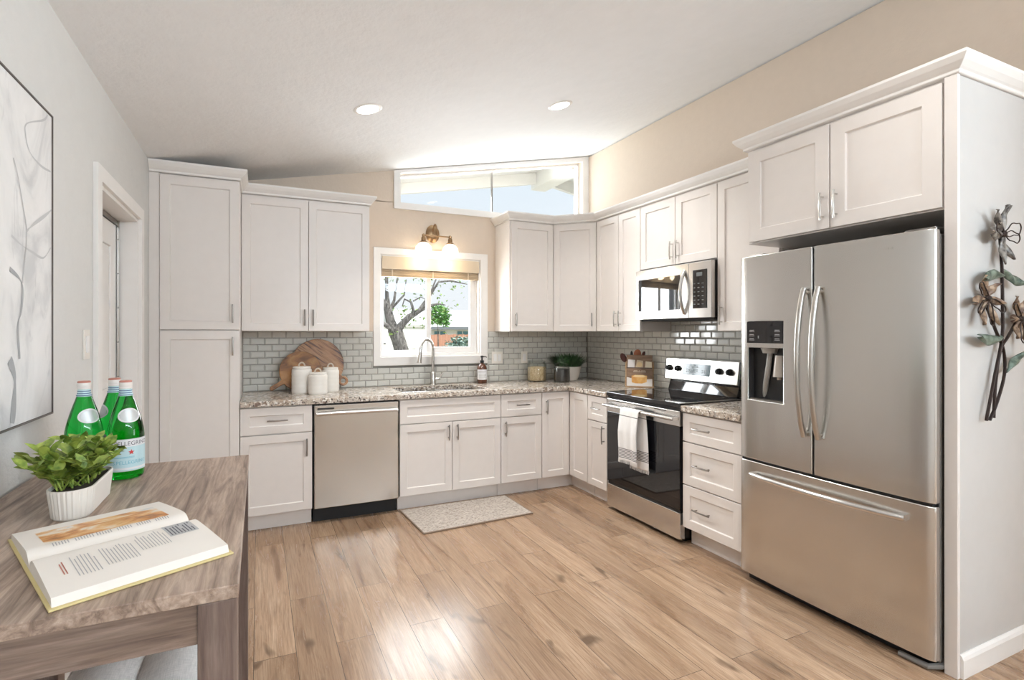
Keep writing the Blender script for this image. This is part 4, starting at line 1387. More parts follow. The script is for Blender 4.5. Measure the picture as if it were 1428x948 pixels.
n = NT('ribbed_white_stoneware'); n.set(Base_Color=(0.78, 0.75, 0.70, 1), Roughness=0.35)
n.color(n.mix(n.noise(n.coord(), 25, 3), (0.73, 0.70, 0.65), (0.81, 0.785, 0.745))); M['stone'] = n.m
M['beigeclay'] = plain('warm_unglazed_clay', (0.56, 0.47, 0.37), 0.6)
def canister(x, y, r, h, label):
    t = thing('canister', label, 'canister', (x, y, CT1 + 0.0005), group='white stoneware canisters on the counter')
    prof = [(0, 0), (r * 0.95, 0), (r * 0.985, 0.006)]
    k = 0
    zz = 0.012
    while zz < h * 0.86:
        prof.append((r * (0.990 if k % 2 else 1.0), zz)); prof.append((r * (0.990 if k % 2 else 1.0), zz + 0.010)); zz += 0.016; k += 1
    prof += [(r * 0.99, h * 0.90), (r * 0.93, h * 0.95), (r * 0.84, h * 0.965), (0, h * 0.966)]
    MB().lathe(prof, (0, 0, 0), 36).build('jar', M['stone'], t)
    lo = MB().lathe([(0, 0), (r * 0.86, 0), (r * 0.90, 0.003), (r * 0.90, 0.011), (r * 0.84, 0.015), (0, 0.018)], (0, 0, h * 0.966), 36).build('lid', M['stone'], t)
    pts = [(0.022 * math.cos(a), 0, h * 0.966 + 0.015 + 0.030 * math.sin(a)) for a in [math.pi * q / 10 for q in range(11)]]
    MB().tube(pts, 0.0058, 8).build('lid_loop', M['beigeclay'], lo)
canister(-2.790, -0.248, 0.0735, 0.193, 'tallest of the three white ribbed canisters, at the left in front of the golden board')
canister(-2.683, -0.352, 0.0700, 0.150, 'shortest white ribbed canister standing in front between the other two')
canister(-2.575, -0.215, 0.0650, 0.178, 'white canister at the right of its group, in front of the striped board')

# soap bottle
t = thing('soap_bottle', 'amber glass pump soap bottle with white label right of the faucet', 'bottle', (-1.228, -0.105, CT1 + 0.0005))
n = NT('amber_glass'); n.set(Base_Color=(0.10, 0.035, 0.018, 1), Roughness=0.06, Specular_IOR_Level=0.7); M['amber'] = n.m
MB().lathe([(0, 0), (0.042, 0), (0.046, 0.005), (0.046, 0.130), (0.042, 0.150), (0.028, 0.170), (0.017, 0.178), (0.016, 0.190), (0, 0.190)], (0, 0, 0), 28).build('body', M['amber'], t)
def wrap(mb, r, a0, a1, z0, z1, n_=16, mi=0):
    v = []; f = []
    for i in range(n_ + 1):
        a = a0 + (a1 - a0) * i / n_
        v += [(r * math.cos(a), r * math.sin(a), z0), (r * math.cos(a), r * math.sin(a), z1)]
    for i in range(n_):
        f.append((2 * i, 2 * i + 2, 2 * i + 3, 2 * i + 1))
    return mb.add(v, f, mi, True)
M['label'] = plain('white_paper_label', (0.78, 0.78, 0.79), 0.6)
M['ink'] = plain('dark_printing_ink', (0.10, 0.10, 0.12), 0.6)
M['greyink'] = plain('grey_printing_ink', (0.42, 0.41, 0.41), 0.6)
M['redink'] = plain('red_printing_ink', (0.62, 0.05, 0.05), 0.6)
lb = wrap(MB(), 0.0464, R(-180), R(-10), 0.034, 0.126).build('label', M['label'], t, recalc=False)
pm = MB()
for zz, a0, a1 in ((0.112, -160, -70), (0.104, -160, -60), (0.096, -160, -85), (0.080, -150, -60), (0.073, -150, -60), (0.066, -150, -75), (0.056, -150, -60), (0.049, -150, -90)):
    wrap(pm, 0.0467, R(a0), R(a1), zz - 0.0018, zz + 0.0012, 8)
pm.build('label_print', M['greyink'], lb, recalc=False)
pu = MB().lathe([(0.019, 0.186), (0.019, 0.206), (0.008, 0.210), (0.007, 0.232), (0, 0.233)], (0, 0, 0), 20)
pu.lathe([(0, 0.232), (0.013, 0.233), (0.014, 0.246), (0.010, 0.250), (0, 0.250)], (0, 0, 0), 16)
pu.tube([(0, 0, 0.241), (0.02, -0.030, 0.243), (0.028, -0.042, 0.236)], [0.006, 0.005, 0.004], 8)
pu.build('pump', M['dark'], t)

# glass jars
def glass_shell(r, h, th=0.003):
    return [(0, 0), (r * 0.96, 0), (r, 0.006), (r, h * 0.86), (r * 0.9, h * 0.93), (r * 0.88, h), (r * 0.88 - th, h), (r * 0.88 - th, h * 0.94), (r - th, h * 0.86), (r - th, 0.008), (0, 0.006)]
t = thing('glass_jar', 'wide glass jar filled with pale oats on the back counter', 'jar', (-0.668, -0.125, CT1 + 0.0005))
MB().lathe(glass_shell(0.091, 0.182), (0, 0, 0), 36).build('glass', M['jarglass'], t)
n = NT('rolled_oats'); n.color(n.ramp(n.noise(n.coord(), 110, 3, 0.7), [(0.36, (0.38, 0.24, 0.11)), (0.5, (0.66, 0.48, 0.28)), (0.64, (0.80, 0.64, 0.42))])); n.set(Roughness=0.9); n.bump(n.noise(n.coord(), 110, 2), 0.6, 0.004)
M['oats'] = n.m
MB().lathe([(0, 0.0075), (0.085, 0.0085), (0.0865, 0.012), (0.0865, 0.132), (0.05, 0.137), (0, 0.134)], (0, 0, 0), 36).build('oats', M['oats'], t)
lo = MB().lathe([(0, 0.183), (0.083, 0.183), (0.084, 0.192), (0.06, 0.197), (0, 0.198)], (0, 0, 0), 36).build('lid', M['jarglass'], t)
t = thing('glass_jar', 'glass jar of dark coffee with a knobbed lid in front of the bowl of grass', 'jar', (-0.500, -0.300, CT1 + 0.0005))
MB().lathe(glass_shell(0.077, 0.150), (0, 0, 0), 36).build('glass', M['jarglass'], t)
n = NT('coffee_beans'); n.color(n.ramp(n.noise(n.coord(), 140, 2, 0.6), [(0.4, (0.006, 0.005, 0.005)), (0.62, (0.025, 0.015, 0.012))])); n.set(Roughness=0.4); n.bump(n.noise(n.coord(), 120, 1), 0.8, 0.005)
M['coffee'] = n.m
MB().lathe([(0, 0.0075), (0.071, 0.0085), (0.0725, 0.012), (0.0725, 0.122), (0.04, 0.125), (0, 0.124)], (0, 0, 0), 36).build('coffee', M['coffee'], t)
lo = MB().lathe([(0, 0.151), (0.070, 0.151), (0.074, 0.156), (0.068, 0.166), (0.040, 0.182), (0.014, 0.190), (0.009, 0.196), (0, 0.197)], (0, 0, 0), 32).build('lid', M['jarglass'], t)
MB().lathe([(0, 0.196), (0.010, 0.198), (0.016, 0.208), (0.013, 0.220), (0, 0.224)], (0, 0, 0), 20).build('lid_knob', M['jarglass'], lo)

def blade(mb, base, d, L, w, droop, n_=4):
    d = Vector(d).normalized(); side = d.cross(Vector((0, 0, 1)))
    side = side.normalized() if side.length > 1e-3 else Vector((1, 0, 0))
    v = []; f = []
    p = Vector(base)
    for i in range(n_ + 1):
        s = i / n_
        q = p + d * L * s + Vector((d.x, d.y, 0)) * droop * L * s * s - Vector((0, 0, 1)) * droop * L * s * s * 0.7
        ww = w * (1 - s ** 1.5) + 0.0004
        v += [q - side * ww, q + side * ww]
    for i in range(n_):
        f.append((2 * i, 2 * i + 1, 2 * i + 3, 2 * i + 2))
    mb.add(v, f, 0, True)

def green(name, c0, c1, rough=0.45):
    n = NT(name); n.set(Roughness=rough, Subsurface_Weight=0.0)
    n.color(n.mix(n.ramp(n.noise(n.coord(), 45, 2), [(0.35, (0, 0, 0)), (0.65, (1, 1, 1))]), c0, c1)); return n.m
M['grass'] = green('dark_green_grass', (0.012, 0.040, 0.014), (0.045, 0.125, 0.035))
M['soil'] = plain('dark_soil', (0.035, 0.025, 0.018), 0.95)
t = thing('potted_grass', 'white bowl of dark green grass tucked in the counter corner', 'plant', (-0.345, -0.172, CT1 + 0.0005))
MB().lathe([(0, 0), (0.080, 0), (0.088, 0.004), (0.108, 0.06), (0.124, 0.135), (0.120, 0.135), (0.104, 0.062), (0.08, 0.012), (0, 0.010)], (0, 0, 0), 40).build('bowl', plain('matte_white_ceramic', (0.74, 0.69, 0.635), 0.5), t)
MB().lathe([(0, 0.100), (0.113, 0.100), (0.116, 0.115), (0.06, 0.120), (0, 0.121)], (0, 0, 0), 32).build('soil', M['soil'], t)
gr = MB(); rg = random.Random(5)
for i in range(1300):
    a = rg.uniform(0, 2 * math.pi); q = math.sqrt(rg.random()) * 0.105
    b0 = (q * math.cos(a), q * math.sin(a), 0.118)
    tilt = q / 0.105 * 0.75 + rg.uniform(-0.15, 0.25)
    d = (math.cos(a) * tilt + rg.uniform(-.12, .12), math.sin(a) * tilt + rg.uniform(-.12, .12), 1)
    blade(gr, b0, d, rg.uniform(0.09, 0.185), 0.0024, rg.uniform(0.05, 0.30))
# keep blades off the two walls
def clear_jar(p, jx=-0.155, jy=-0.128, rr=0.088):
    x, y, z = min(p[0], 0.30), min(p[1], 0.158), p[2]
    d = math.hypot(x - jx, y - jy)
    if z < 0.235 and d < rr:
        k = rr / max(d, 1e-4)
        x, y = jx + (x - jx) * k, jy + (y - jy) * k
    return (x, y, z)
gr.v = [clear_jar(p) for p in gr.v]
gr.build('grass', M['grass'], t, recalc=False)

# ------------------------------------------------------------------ cookbook on a stand and utensils
CBX, CBY = -0.160, -0.968
aa = math.atan2(-0.655, 0.756)
t = thing('cookbook', 'cookbook with a golden cheese wheel on its cover propped beside the range', 'book', (CBX, CBY, CT1 + 0.010), rot=(R(-12), 0, aa))
w = 0.205; h = 0.262
MB().box(-w / 2, w / 2, 0.0, 0.022, 0.0, h).build('pages', plain('cream_page_edges', (0.72, 0.66, 0.56), 0.8), t)
n = NT('brown_wood_photo_print'); n.color(n.ramp(n.noise(n.coord((2, 1, 18)), 3, 4, 0.6), [(0.35, (0.16, 0.09, 0.05)), (0.65, (0.30, 0.19, 0.12))])); n.set(Roughness=0.35)
co = MB().box(-w / 2 - 0.003, w / 2 + 0.003, -0.003, 0.0, -0.002, h + 0.002).build('cover', n.m, t)
# printed picture: cloth, cheese, shelf with packets
def flat(poly, y): return MB().prism(poly, 'y', y - 0.0004, y)
flat([(-w / 2, 0.0), (w / 2, 0.0), (w / 2, 0.062), (0.05, 0.058), (-0.03, 0.072), (-0.07, 0.066), (-w / 2, 0.075)], -0.003).build('printed_cloth', plain('white_cloth_print', (0.76, 0.73, 0.70), 0.35), co)
n = NT('cheese_print'); n.color(n.ramp(n.noise(n.coord((8, 1, 3)), 2, 3), [(0.35, (0.62, 0.28, 0.06)), (0.65, (0.85, 0.58, 0.22))])); n.set(Roughness=0.35)
flat([(-0.062, 0.030), (-0.03, 0.022), (0.02, 0.022), (0.058, 0.034), (0.062, 0.088), (0.03, 0.094), (-0.04, 0.094), (-0.064, 0.086)], -0.0036).build('printed_cheese', n.m, co)
flat([(-0.055, 0.080), (-0.03, 0.074), (0.03, 0.074), (0.058, 0.082), (0.03, 0.093), (-0.035, 0.093)], -0.0041).build('printed_cheese_top', plain('cheese_top_print', (0.86, 0.67, 0.36), 0.35), co)
flat([(-w / 2, 0.150), (w / 2, 0.150), (w / 2, 0.157), (-w / 2, 0.157)], -0.0032).build('printed_shelf', plain('dark_shelf_print', (0.06, 0.04, 0.035), 0.4), co)
for pts, cc_ in (([(-0.095, 0.158), (-0.040, 0.158), (-0.036, 0.222), (-0.092, 0.226)], (0.72, 0.69, 0.68)), ([(0.045, 0.158), (0.100, 0.158), (0.100, 0.205), (0.05, 0.212)], (0.78, 0.70, 0.55)), ([(-0.032, 0.158), (0.028, 0.158), (0.030, 0.215), (-0.02, 0.222)], (0.64, 0.52, 0.36))):
    flat(pts, -0.0035).build('printed_packet', plain('pale_packet_print', cc_, 0.35), co)
n_ = 20
flat([(0.0 + 0.022 * math.cos(2 * math.pi * k / n_), 0.182 + 0.022 * math.sin(2 * math.pi * k / n_)) for k in range(n_)], -0.0040).build('printed_bun', plain('bun_print', (0.80, 0.62, 0.36), 0.35), co)
tb = MB()
for xa, xb in ((-0.050, -0.012), (-0.008, 0.006), (0.010, 0.052)):
    tb.box(xa, xb, -0.0036, -0.003, 0.118, 0.123)
    tb.box(xa + 0.004, xb - 0.004, -0.0036, -0.003, 0.129, 0.132)
tb.build('title_print', plain('pale_title_print', (0.66, 0.58, 0.45), 0.4), co)
t = thing('book_stand', 'small wooden easel with a curved leg holding up the cookbook', 'book stand', (CBX, CBY, CT1), rot=(0, 0, aa))
M['oak'] = woody('golden_oak', (0.28, 0.16, 0.07), (0.46, 0.30, 0.16), (0.58, 0.42, 0.25), 'x', 2, 0.5)
MB().box(-0.115, 0.115, -0.020, 0.030, 0.0005, 0.0085).build('ledge', M['oak'], t, 0.002)
for sx in (-1, 1):
    MB().tube([(sx * 0.110, 0.030, 0.006), (sx * 0.112, 0.045, 0.05), (sx * 0.108, 0.060, 0.11), (sx * 0.112, 0.078, 0.17), (sx * 0.108, 0.090, 0.21)], [0.008, 0.007, 0.007, 0.0065, 0.006], 8).build('leg', M['oak'], t)
MB().tube([(-0.108, 0.088, 0.205), (0.108, 0.088, 0.205)], 0.005, 8).build('rail', M['oak'], t)

CRX, CRY = -0.088, -0.800
t = thing('utensil_crock', 'clear glass crock of cooking spoons behind the cookbook', 'crock', (CRX, CRY, CT1 + 0.0005))
MB().lathe([(0, 0), (0.052, 0), (0.056, 0.006), (0.054, 0.07), (0.060, 0.150), (0.057, 0.150), (0.051, 0.07), (0.052, 0.010), (0, 0.008)], (0, 0, 0), 28).build('glass', M['jarglass'], t)
def spoon(name, label, m_, base, tip, bl, bw, pointed=False):
    t_ = thing(name, label, 'utensil', (CRX + base[0], CRY + base[1], CT1 + 0.010))
    d = Vector(tip) - Vector((base[0], base[1], 0)); L = d.length; d.normalize()
    MB().tube([(0, 0, 0), d * (L - bl * 0.8)], [0.005, 0.0055], 8).build('handle', m_, t_)
    c_ = d * (L - bl / 2)
    side = d.cross(Vector((-0.655, -0.756, 0))).normalized(); nn = side.cross(d).normalized()
    mb = MB()
    def fn(u, v):
        a = 2 * math.pi * u; b_ = math.pi * (v - 0.5)
        return tuple(c_ + d * (bl / 2 * math.sin(b_)) + side * (bw / 2 * math.cos(b_) * math.cos(a)) + nn * (0.008 * math.cos(b_) * math.sin(a)))
    mb.grid(fn, 16, 10); mb.build('bowl', m_, t_)
M['darkwood'] = plain('dark_red_brown_wood', (0.085, 0.022, 0.018), 0.35)
M['redwood'] = plain('terracotta_wood', (0.40, 0.14, 0.07), 0.45)
spoon('wooden_spoon', 'dark brown wooden spoon leaning out to the left of the crock', M['darkwood'], (0.02, -0.02), (-0.075, 0.062, 0.268), 0.085, 0.050)
spoon('wooden_spatula', 'reddish wooden spatula with a broad head rising above the cookbook', M['redwood'], (0.00, 0.015), (-0.005, -0.075, 0.305), 0.080, 0.062)
spoon('slotted_spoon', 'slim black-headed spoon between the dark spoon and the reddish spatula', M['dark'], (-0.01, 0.0), (-0.010, 0.005, 0.290), 0.055, 0.022)
spoon('wooden_turner', 'brown wooden turner at the right of the utensils above the cookbook', M['darkwood'], (-0.01, 0.02), (0.012, -0.135, 0.290), 0.070, 0.028)

# plant beside the range
t = thing('potted_herb', 'feathery green herb in a white pot between the range and the refrigerator', 'plant', (-0.125, -2.015, CT1 + 0.0005))
MB().lathe([(0, 0), (0.045, 0), (0.050, 0.004), (0.066, 0.095), (0.062, 0.095), (0.048, 0.012), (0, 0.010)], (0, 0, 0), 32).build('pot', plain('white_glazed_pot', (0.80, 0.79, 0.78), 0.3), t)
MB().lathe([(0, 0.07), (0.056, 0.072), (0.058, 0.082), (0, 0.085)], (0, 0, 0), 24).build('soil', M['soil'], t)
hb = MB(); rg = random.Random(9); stm = MB()
for i in range(30):
    a = rg.uniform(0, 2 * math.pi); tl = rg.uniform(0.1, 0.9)
    d = Vector((math.cos(a) * tl, math.sin(a) * tl, 1)).normalized(); L = rg.uniform(0.09, 0.17)
    b0 = Vector((math.cos(a) * 0.03 * rg.random(), math.sin(a) * 0.03 * rg.random(), 0.082))
    stm.tube([b0, b0 + d * L * 0.5, b0 + d * L - Vector((0, 0, 0.01))], [0.0016, 0.0012, 0.0008], 5)
    for k in range(18):
        s = 0.25 + 0.75 * k / 18; p = b0 + d * L * s - Vector((0, 0, 0.01 * s * s))
        for q in range(2):
            e = Vector((rg.uniform(-1, 1), rg.uniform(-1, 1), rg.uniform(-0.2, 0.8)))
            blade(hb, p, e, rg.uniform(0.014, 0.026), 0.0020, 0.1, 2)
M['herb'] = green('grey_green_herb', (0.045, 0.10, 0.035), (0.17, 0.26, 0.09))
hb.v = [(min(x, 0.115), y, z) for x, y, z in hb.v]
stm.build('stems', M['herb'], t); hb.build('foliage', M['herb'], t, recalc=False)

# ------------------------------------------------------------------ metal flower wall art on the end panel
t = thing('metal_flower', 'painted metal flower spray hung on the white end panel beside the refrigerator', 'wall art', (0, PY0, 0))
Yf = -0.022
M['iron'] = plain('dark_brown_iron', (0.028, 0.017, 0.014), 0.4, 0.6)
def metalpaint(name, c0, c1):
    n = NT(name); n.set(Roughness=0.42, Metallic=0.25)
    n.color(n.mix(n.ramp(n.noise(n.coord(), 38, 3), [(0.38, (0, 0, 0)), (0.6, (1, 1, 1))]), c0, c1)); return n.m
M['leafm'] = metalpaint('verdigris_metal', (0.055, 0.085, 0.065), (0.17, 0.215, 0.17))
M['pet1'] = metalpaint('pewter_petal_metal', (0.065, 0.056, 0.050), (0.26, 0.235, 0.205))
M['pet2'] = metalpaint('bronze_petal_metal', (0.075, 0.036, 0.022), (0.29, 0.20, 0.13))
for pts in ([(-0.343, 1.724), (-0.328, 1.603), (-0.322, 1.438), (-0.328, 1.316), (-0.387, 1.164), (-0.450, 0.993)],
            [(-0.462, 1.465), (-0.376, 1.349), (-0.315, 1.272), (-0.308, 1.172), (-0.365, 1.064), (-0.423, 0.994)],
            [(-0.202, 1.395), (-0.277, 1.327), (-0.340, 1.270), (-0.378, 1.141), (-0.393, 1.000)]):
    P = []
    for i in range(len(pts) - 1):
        p0 = Vector(pts[max(i - 1, 0)]); p1 = Vector(pts[i]); p2 = Vector(pts[i + 1]); p3 = Vector(pts[min(i + 2, len(pts) - 1)])
        for k in range(5):
            s = k / 5
            q = 0.5 * ((2 * p1) + (p2 - p0) * s + (2 * p0 - 5 * p1 + 4 * p2 - p3) * s * s + (3 * p1 - p0 - 3 * p2 + p3) * s ** 3)
            P.append((q.x, Yf + 0.004, q.y))
    P.append((pts[-1][0], Yf + 0.004, pts[-1][1]))
    MB().tube(P, 0.0058, 8).build('stem', M['iron'], t)
def petal(c, tip, w, bend=0.0, seed=0):
    """a cupped, wavy metal petal from c to tip in the panel plane"""
    mb = MB(); c = Vector(c); tp = Vector(tip); d = tp - c; L = d.length; d.normalize(); nn = Vector((-d.y, d.x))
    def fn(u, v):
        s = v; ww = w * (math.sin(math.pi * min(1, s * 0.92 + 0.06)) ** 0.7) * (0.55 + 0.55 * s)
        off = (u - 0.5) * 2
        p = c + d * (L * s) + nn * (ww * off + bend * L * s * s)
        y = Yf - 0.006 - 0.030 * s * s * 0.6 + 0.010 * off * off + 0.004 * math.sin(s * 9 + off * 2 + seed)
        return (p.x, y, p.y)
    mb.grid(fn, 8, 12)
    return mb
def loop(c, tip, w, seed):
    c = Vector(c); tp = Vector(tip); d = tp - c; L = d.length; d.normalize(); nn = Vector((-d.y, d.x)); pts = []
    for k in range(25):
        a = 2 * math.pi * k / 24
        r_ = 0.5 - 0.5 * math.cos(a)
        p = c + d * L * r_ + nn * w * math.sin(a) * (0.5 + 0.6 * r_) * (1 + 0.18 * math.sin(5 * a + seed))
        pts.append((p.x, Yf - 0.010 - 0.01 * r_, p.y))
    return MB().tube(pts, 0.0022, 6)
flowers = (
    ('pet1', (-0.343, 1.740), [((-0.410, 1.835), 0.018), ((-0.352, 1.855), 0.016), ((-0.318, 1.850), 0.014), ((-0.455, 1.725), 0.034), ((-0.300, 1.635), 0.018), ((-0.345, 1.615), 0.016), ((-0.395, 1.790), 0.018)], [((-0.235, 1.775), 0.030), ((-0.245, 1.725), 0.026), ((-0.43, 1.765), 0.024)]),
    ('pet2', (-0.465, 1.476), [((-0.500, 1.570), 0.020), ((-0.415, 1.540), 0.022), ((-0.595, 1.470), 0.022), ((-0.370, 1.470), 0.018), ((-0.530, 1.380), 0.020), ((-0.395, 1.380), 0.018)], [((-0.56, 1.53), 0.022), ((-0.36, 1.43), 0.02), ((-0.46, 1.37), 0.022), ((-0.57, 1.42), 0.02)]),
    ('pet2', (-0.202, 1.398), [((-0.255, 1.495), 0.018), ((-0.180, 1.490), 0.018), ((-0.305, 1.405), 0.022), ((-0.105, 1.430), 0.020), ((-0.262, 1.325), 0.018), ((-0.170, 1.300), 0.018), ((-0.115, 1.345), 0.018)], [((-0.29, 1.455), 0.02), ((-0.215, 1.30), 0.02), ((-0.11, 1.39), 0.02)]))
for m_, c_, pets, loops in flowers:
    fo = MB().lathe([(0, -0.004), (0.014, 0), (0.016, 0.006), (0.010, 0.014), (0, 0.016)], (0, 0, 0), 14).build('flower_centre', M['iron'], t, loc=(c_[0], Yf - 0.002, c_[1]), rot=(R(90), 0, 0))
    for k, (tp, w) in enumerate(pets):
        po = petal(c_, tp, w, (-1) ** k * 0.10, k).build('petal', M[m_], t, recalc=False)
        sm = po.modifiers.new('thick', 'SOLIDIFY'); sm.thickness = 0.0016
    for k, (tp, w) in enumerate(loops):
        loop(c_, tp, w, k).build('wire_petal', M['iron'], t)
for pts_c, pts_t, w, bd in (((-0.325, 1.575), (-0.510, 1.590), 0.026, 0.22), ((-0.325, 1.595), (-0.215, 1.525), 0.024, 0.15), ((-0.335, 1.325), (-0.545, 1.270), 0.026, -0.28), ((-0.303, 1.180), (-0.185, 1.280), 0.022, -0.15)):
    lo = petal(pts_c, pts_t, w, bd, 2).build('leaf', M['leafm'], t, recalc=False)
    sm = lo.modifiers.new('thick', 'SOLIDIFY'); sm.thickness = 0.0018

# ------------------------------------------------------------------ table
TX0, TX1, TY0, TY1, TZ = -3.702, -3.122, -3.402, -2.393, 0.914
t = thing('table', 'weathered brown wooden counter-height table standing against the left wall', 'table', (0, 0, 0))
MB().box(TX0, TX1, TY0, TY1, TZ - 0.024, TZ).build('tabletop', M['table'], t, 0.002)
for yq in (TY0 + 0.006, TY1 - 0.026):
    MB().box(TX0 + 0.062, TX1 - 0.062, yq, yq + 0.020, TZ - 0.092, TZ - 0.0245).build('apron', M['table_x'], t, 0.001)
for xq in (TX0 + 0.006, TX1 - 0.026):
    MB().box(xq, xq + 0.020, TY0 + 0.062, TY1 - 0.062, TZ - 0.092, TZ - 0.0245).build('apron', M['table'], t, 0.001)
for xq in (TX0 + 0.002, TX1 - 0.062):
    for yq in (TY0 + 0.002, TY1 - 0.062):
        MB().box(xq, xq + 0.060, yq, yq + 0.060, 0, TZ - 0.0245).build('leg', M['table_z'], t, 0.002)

# stool
n = NT('pale_linen_upholstery')
a = n.noise(n.coord((1, 12, 1)), 45, 3, 0.6); b_ = n.noise(n.coord((12, 1, 1)), 45, 3, 0.6)
n.color(n.ramp(n.mix(0.5, a, b_), [(0.38, (0.66, 0.66, 0.655)), (0.62, (0.85, 0.84, 0.83))])); n.set(Roughness=0.9)
n.bump(n.mix(0.5, a, b_), 0.25, 0.002)
M['linen'] = n.m
t = thing('stool', 'pale grey tufted upholstered stool pushed under the wooden table', 'stool', (-3.330, -3.125, 0))
hx, hy = 0.145, 0.205
def seat_fn(u, v):
    x = (u - 0.5) * 2; y = (v - 0.5) * 2
    px_, py_ = x, y * 1.0
    puff = (abs(math.sin(math.pi * (px_ + 1) / 2 * 2)) ** 0.55) * (abs(math.sin(math.pi * (py_ + 1) / 2 * 2)) ** 0.55)
    edge = (1 - abs(x) ** 6) * (1 - abs(y) ** 6)
    cx_ = math.exp(-((x) ** 2 + (y) ** 2) / 0.03)
    z = 0.575 + 0.048 * max(0, edge) ** 0.5 * (0.45 + 0.55 * puff) - 0.022 * cx_
    return (x * hx, y * hy, z)
sm_ = MB(); sm_.grid(seat_fn, 48, 56)
b0 = len(sm_.v)
sm_.box(-hx, hx, -hy, hy, 0.515, 0.5752)
sm_.build('cushion', M['linen'], t, recalc=True)
MB().lathe([(0, 0), (0.011, 0.001), (0.010, 0.005), (0, 0.007)], (0, 0, 0.577), 16).build('tuft_button', M['linen'], t)
pp = [(-hx, -hy, 0.576), (hx, -hy, 0.576), (hx, hy, 0.576), (-hx, hy, 0.576), (-hx, -hy, 0.576)]
MB().tube(pp, 0.0035, 8).build('piping', M['linen'], t)
MB().box(-hx + 0.01, hx - 0.01, -hy + 0.01, hy - 0.01, 0.485, 0.515).build('seat_frame', M['table_x'], t)
for sx in (-1, 1):
    for sy in (-1, 1):
        MB().prism([(sx * (hx - 0.045), sy * (hy - 0.045)), (sx * (hx - 0.01), sy * (hy - 0.045)), (sx * (hx - 0.01), sy * (hy - 0.01)), (sx * (hx - 0.045), sy * (hy - 0.01))], 'z', 0, 0.486).build('leg', M['table_z'], t)

# ------------------------------------------------------------------ bottles
n = NT('green_bottle_glass')
n.set(Base_Color=(0.02, 0.60, 0.075, 1), Roughness=0.03, IOR=1.36)
n.b.inputs['Transmission Weight'].default_value = 1.0
M['green'] = n.m
M['paleblue'] = plain('pale_blue_label', (0.52, 0.70, 0.74), 0.45)
M['cyanink'] = plain('light_blue_print', (0.18, 0.48, 0.58), 0.5)
M['navy'] = plain('navy_neck_band', (0.08, 0.14, 0.25), 0.45)
M['capred'] = plain('red_cap_top', (0.50, 0.20, 0.15), 0.35)
M['silver'] = plain('silver_label', (0.60, 0.62, 0.62), 0.35, 0.3)
def wrapped(v, r, ac, z0, mb):
    return [(r * math.cos(ac + x / r), r * math.sin(ac + x / r), z0 + y) for x, y, _ in v]
txt1 = text_mesh('S.PELLEGRINO', 0.0165)
txt2 = text_mesh('S.PELLEGRINO', 0.0145)
def rfun(z):
    prof = BOT
    for (r0, z0), (r1, z1) in zip(prof, prof[1:]):
        if z0 <= z <= z1 and z1 > z0: return r0 + (r1 - r0) * (z - z0) / (z1 - z0)
    return prof[-1][0]
BOT = [(0.0, 0.004), (0.034, 0.002), (0.044, 0.003), (0.0465, 0.010), (0.047, 0.125), (0.0455, 0.142), (0.041, 0.165), (0.033, 0.195), (0.0245, 0.222), (0.0175, 0.243), (0.0155, 0.252), (0.0150, 0.266), (0.0150, 0.284), (0, 0.284)]
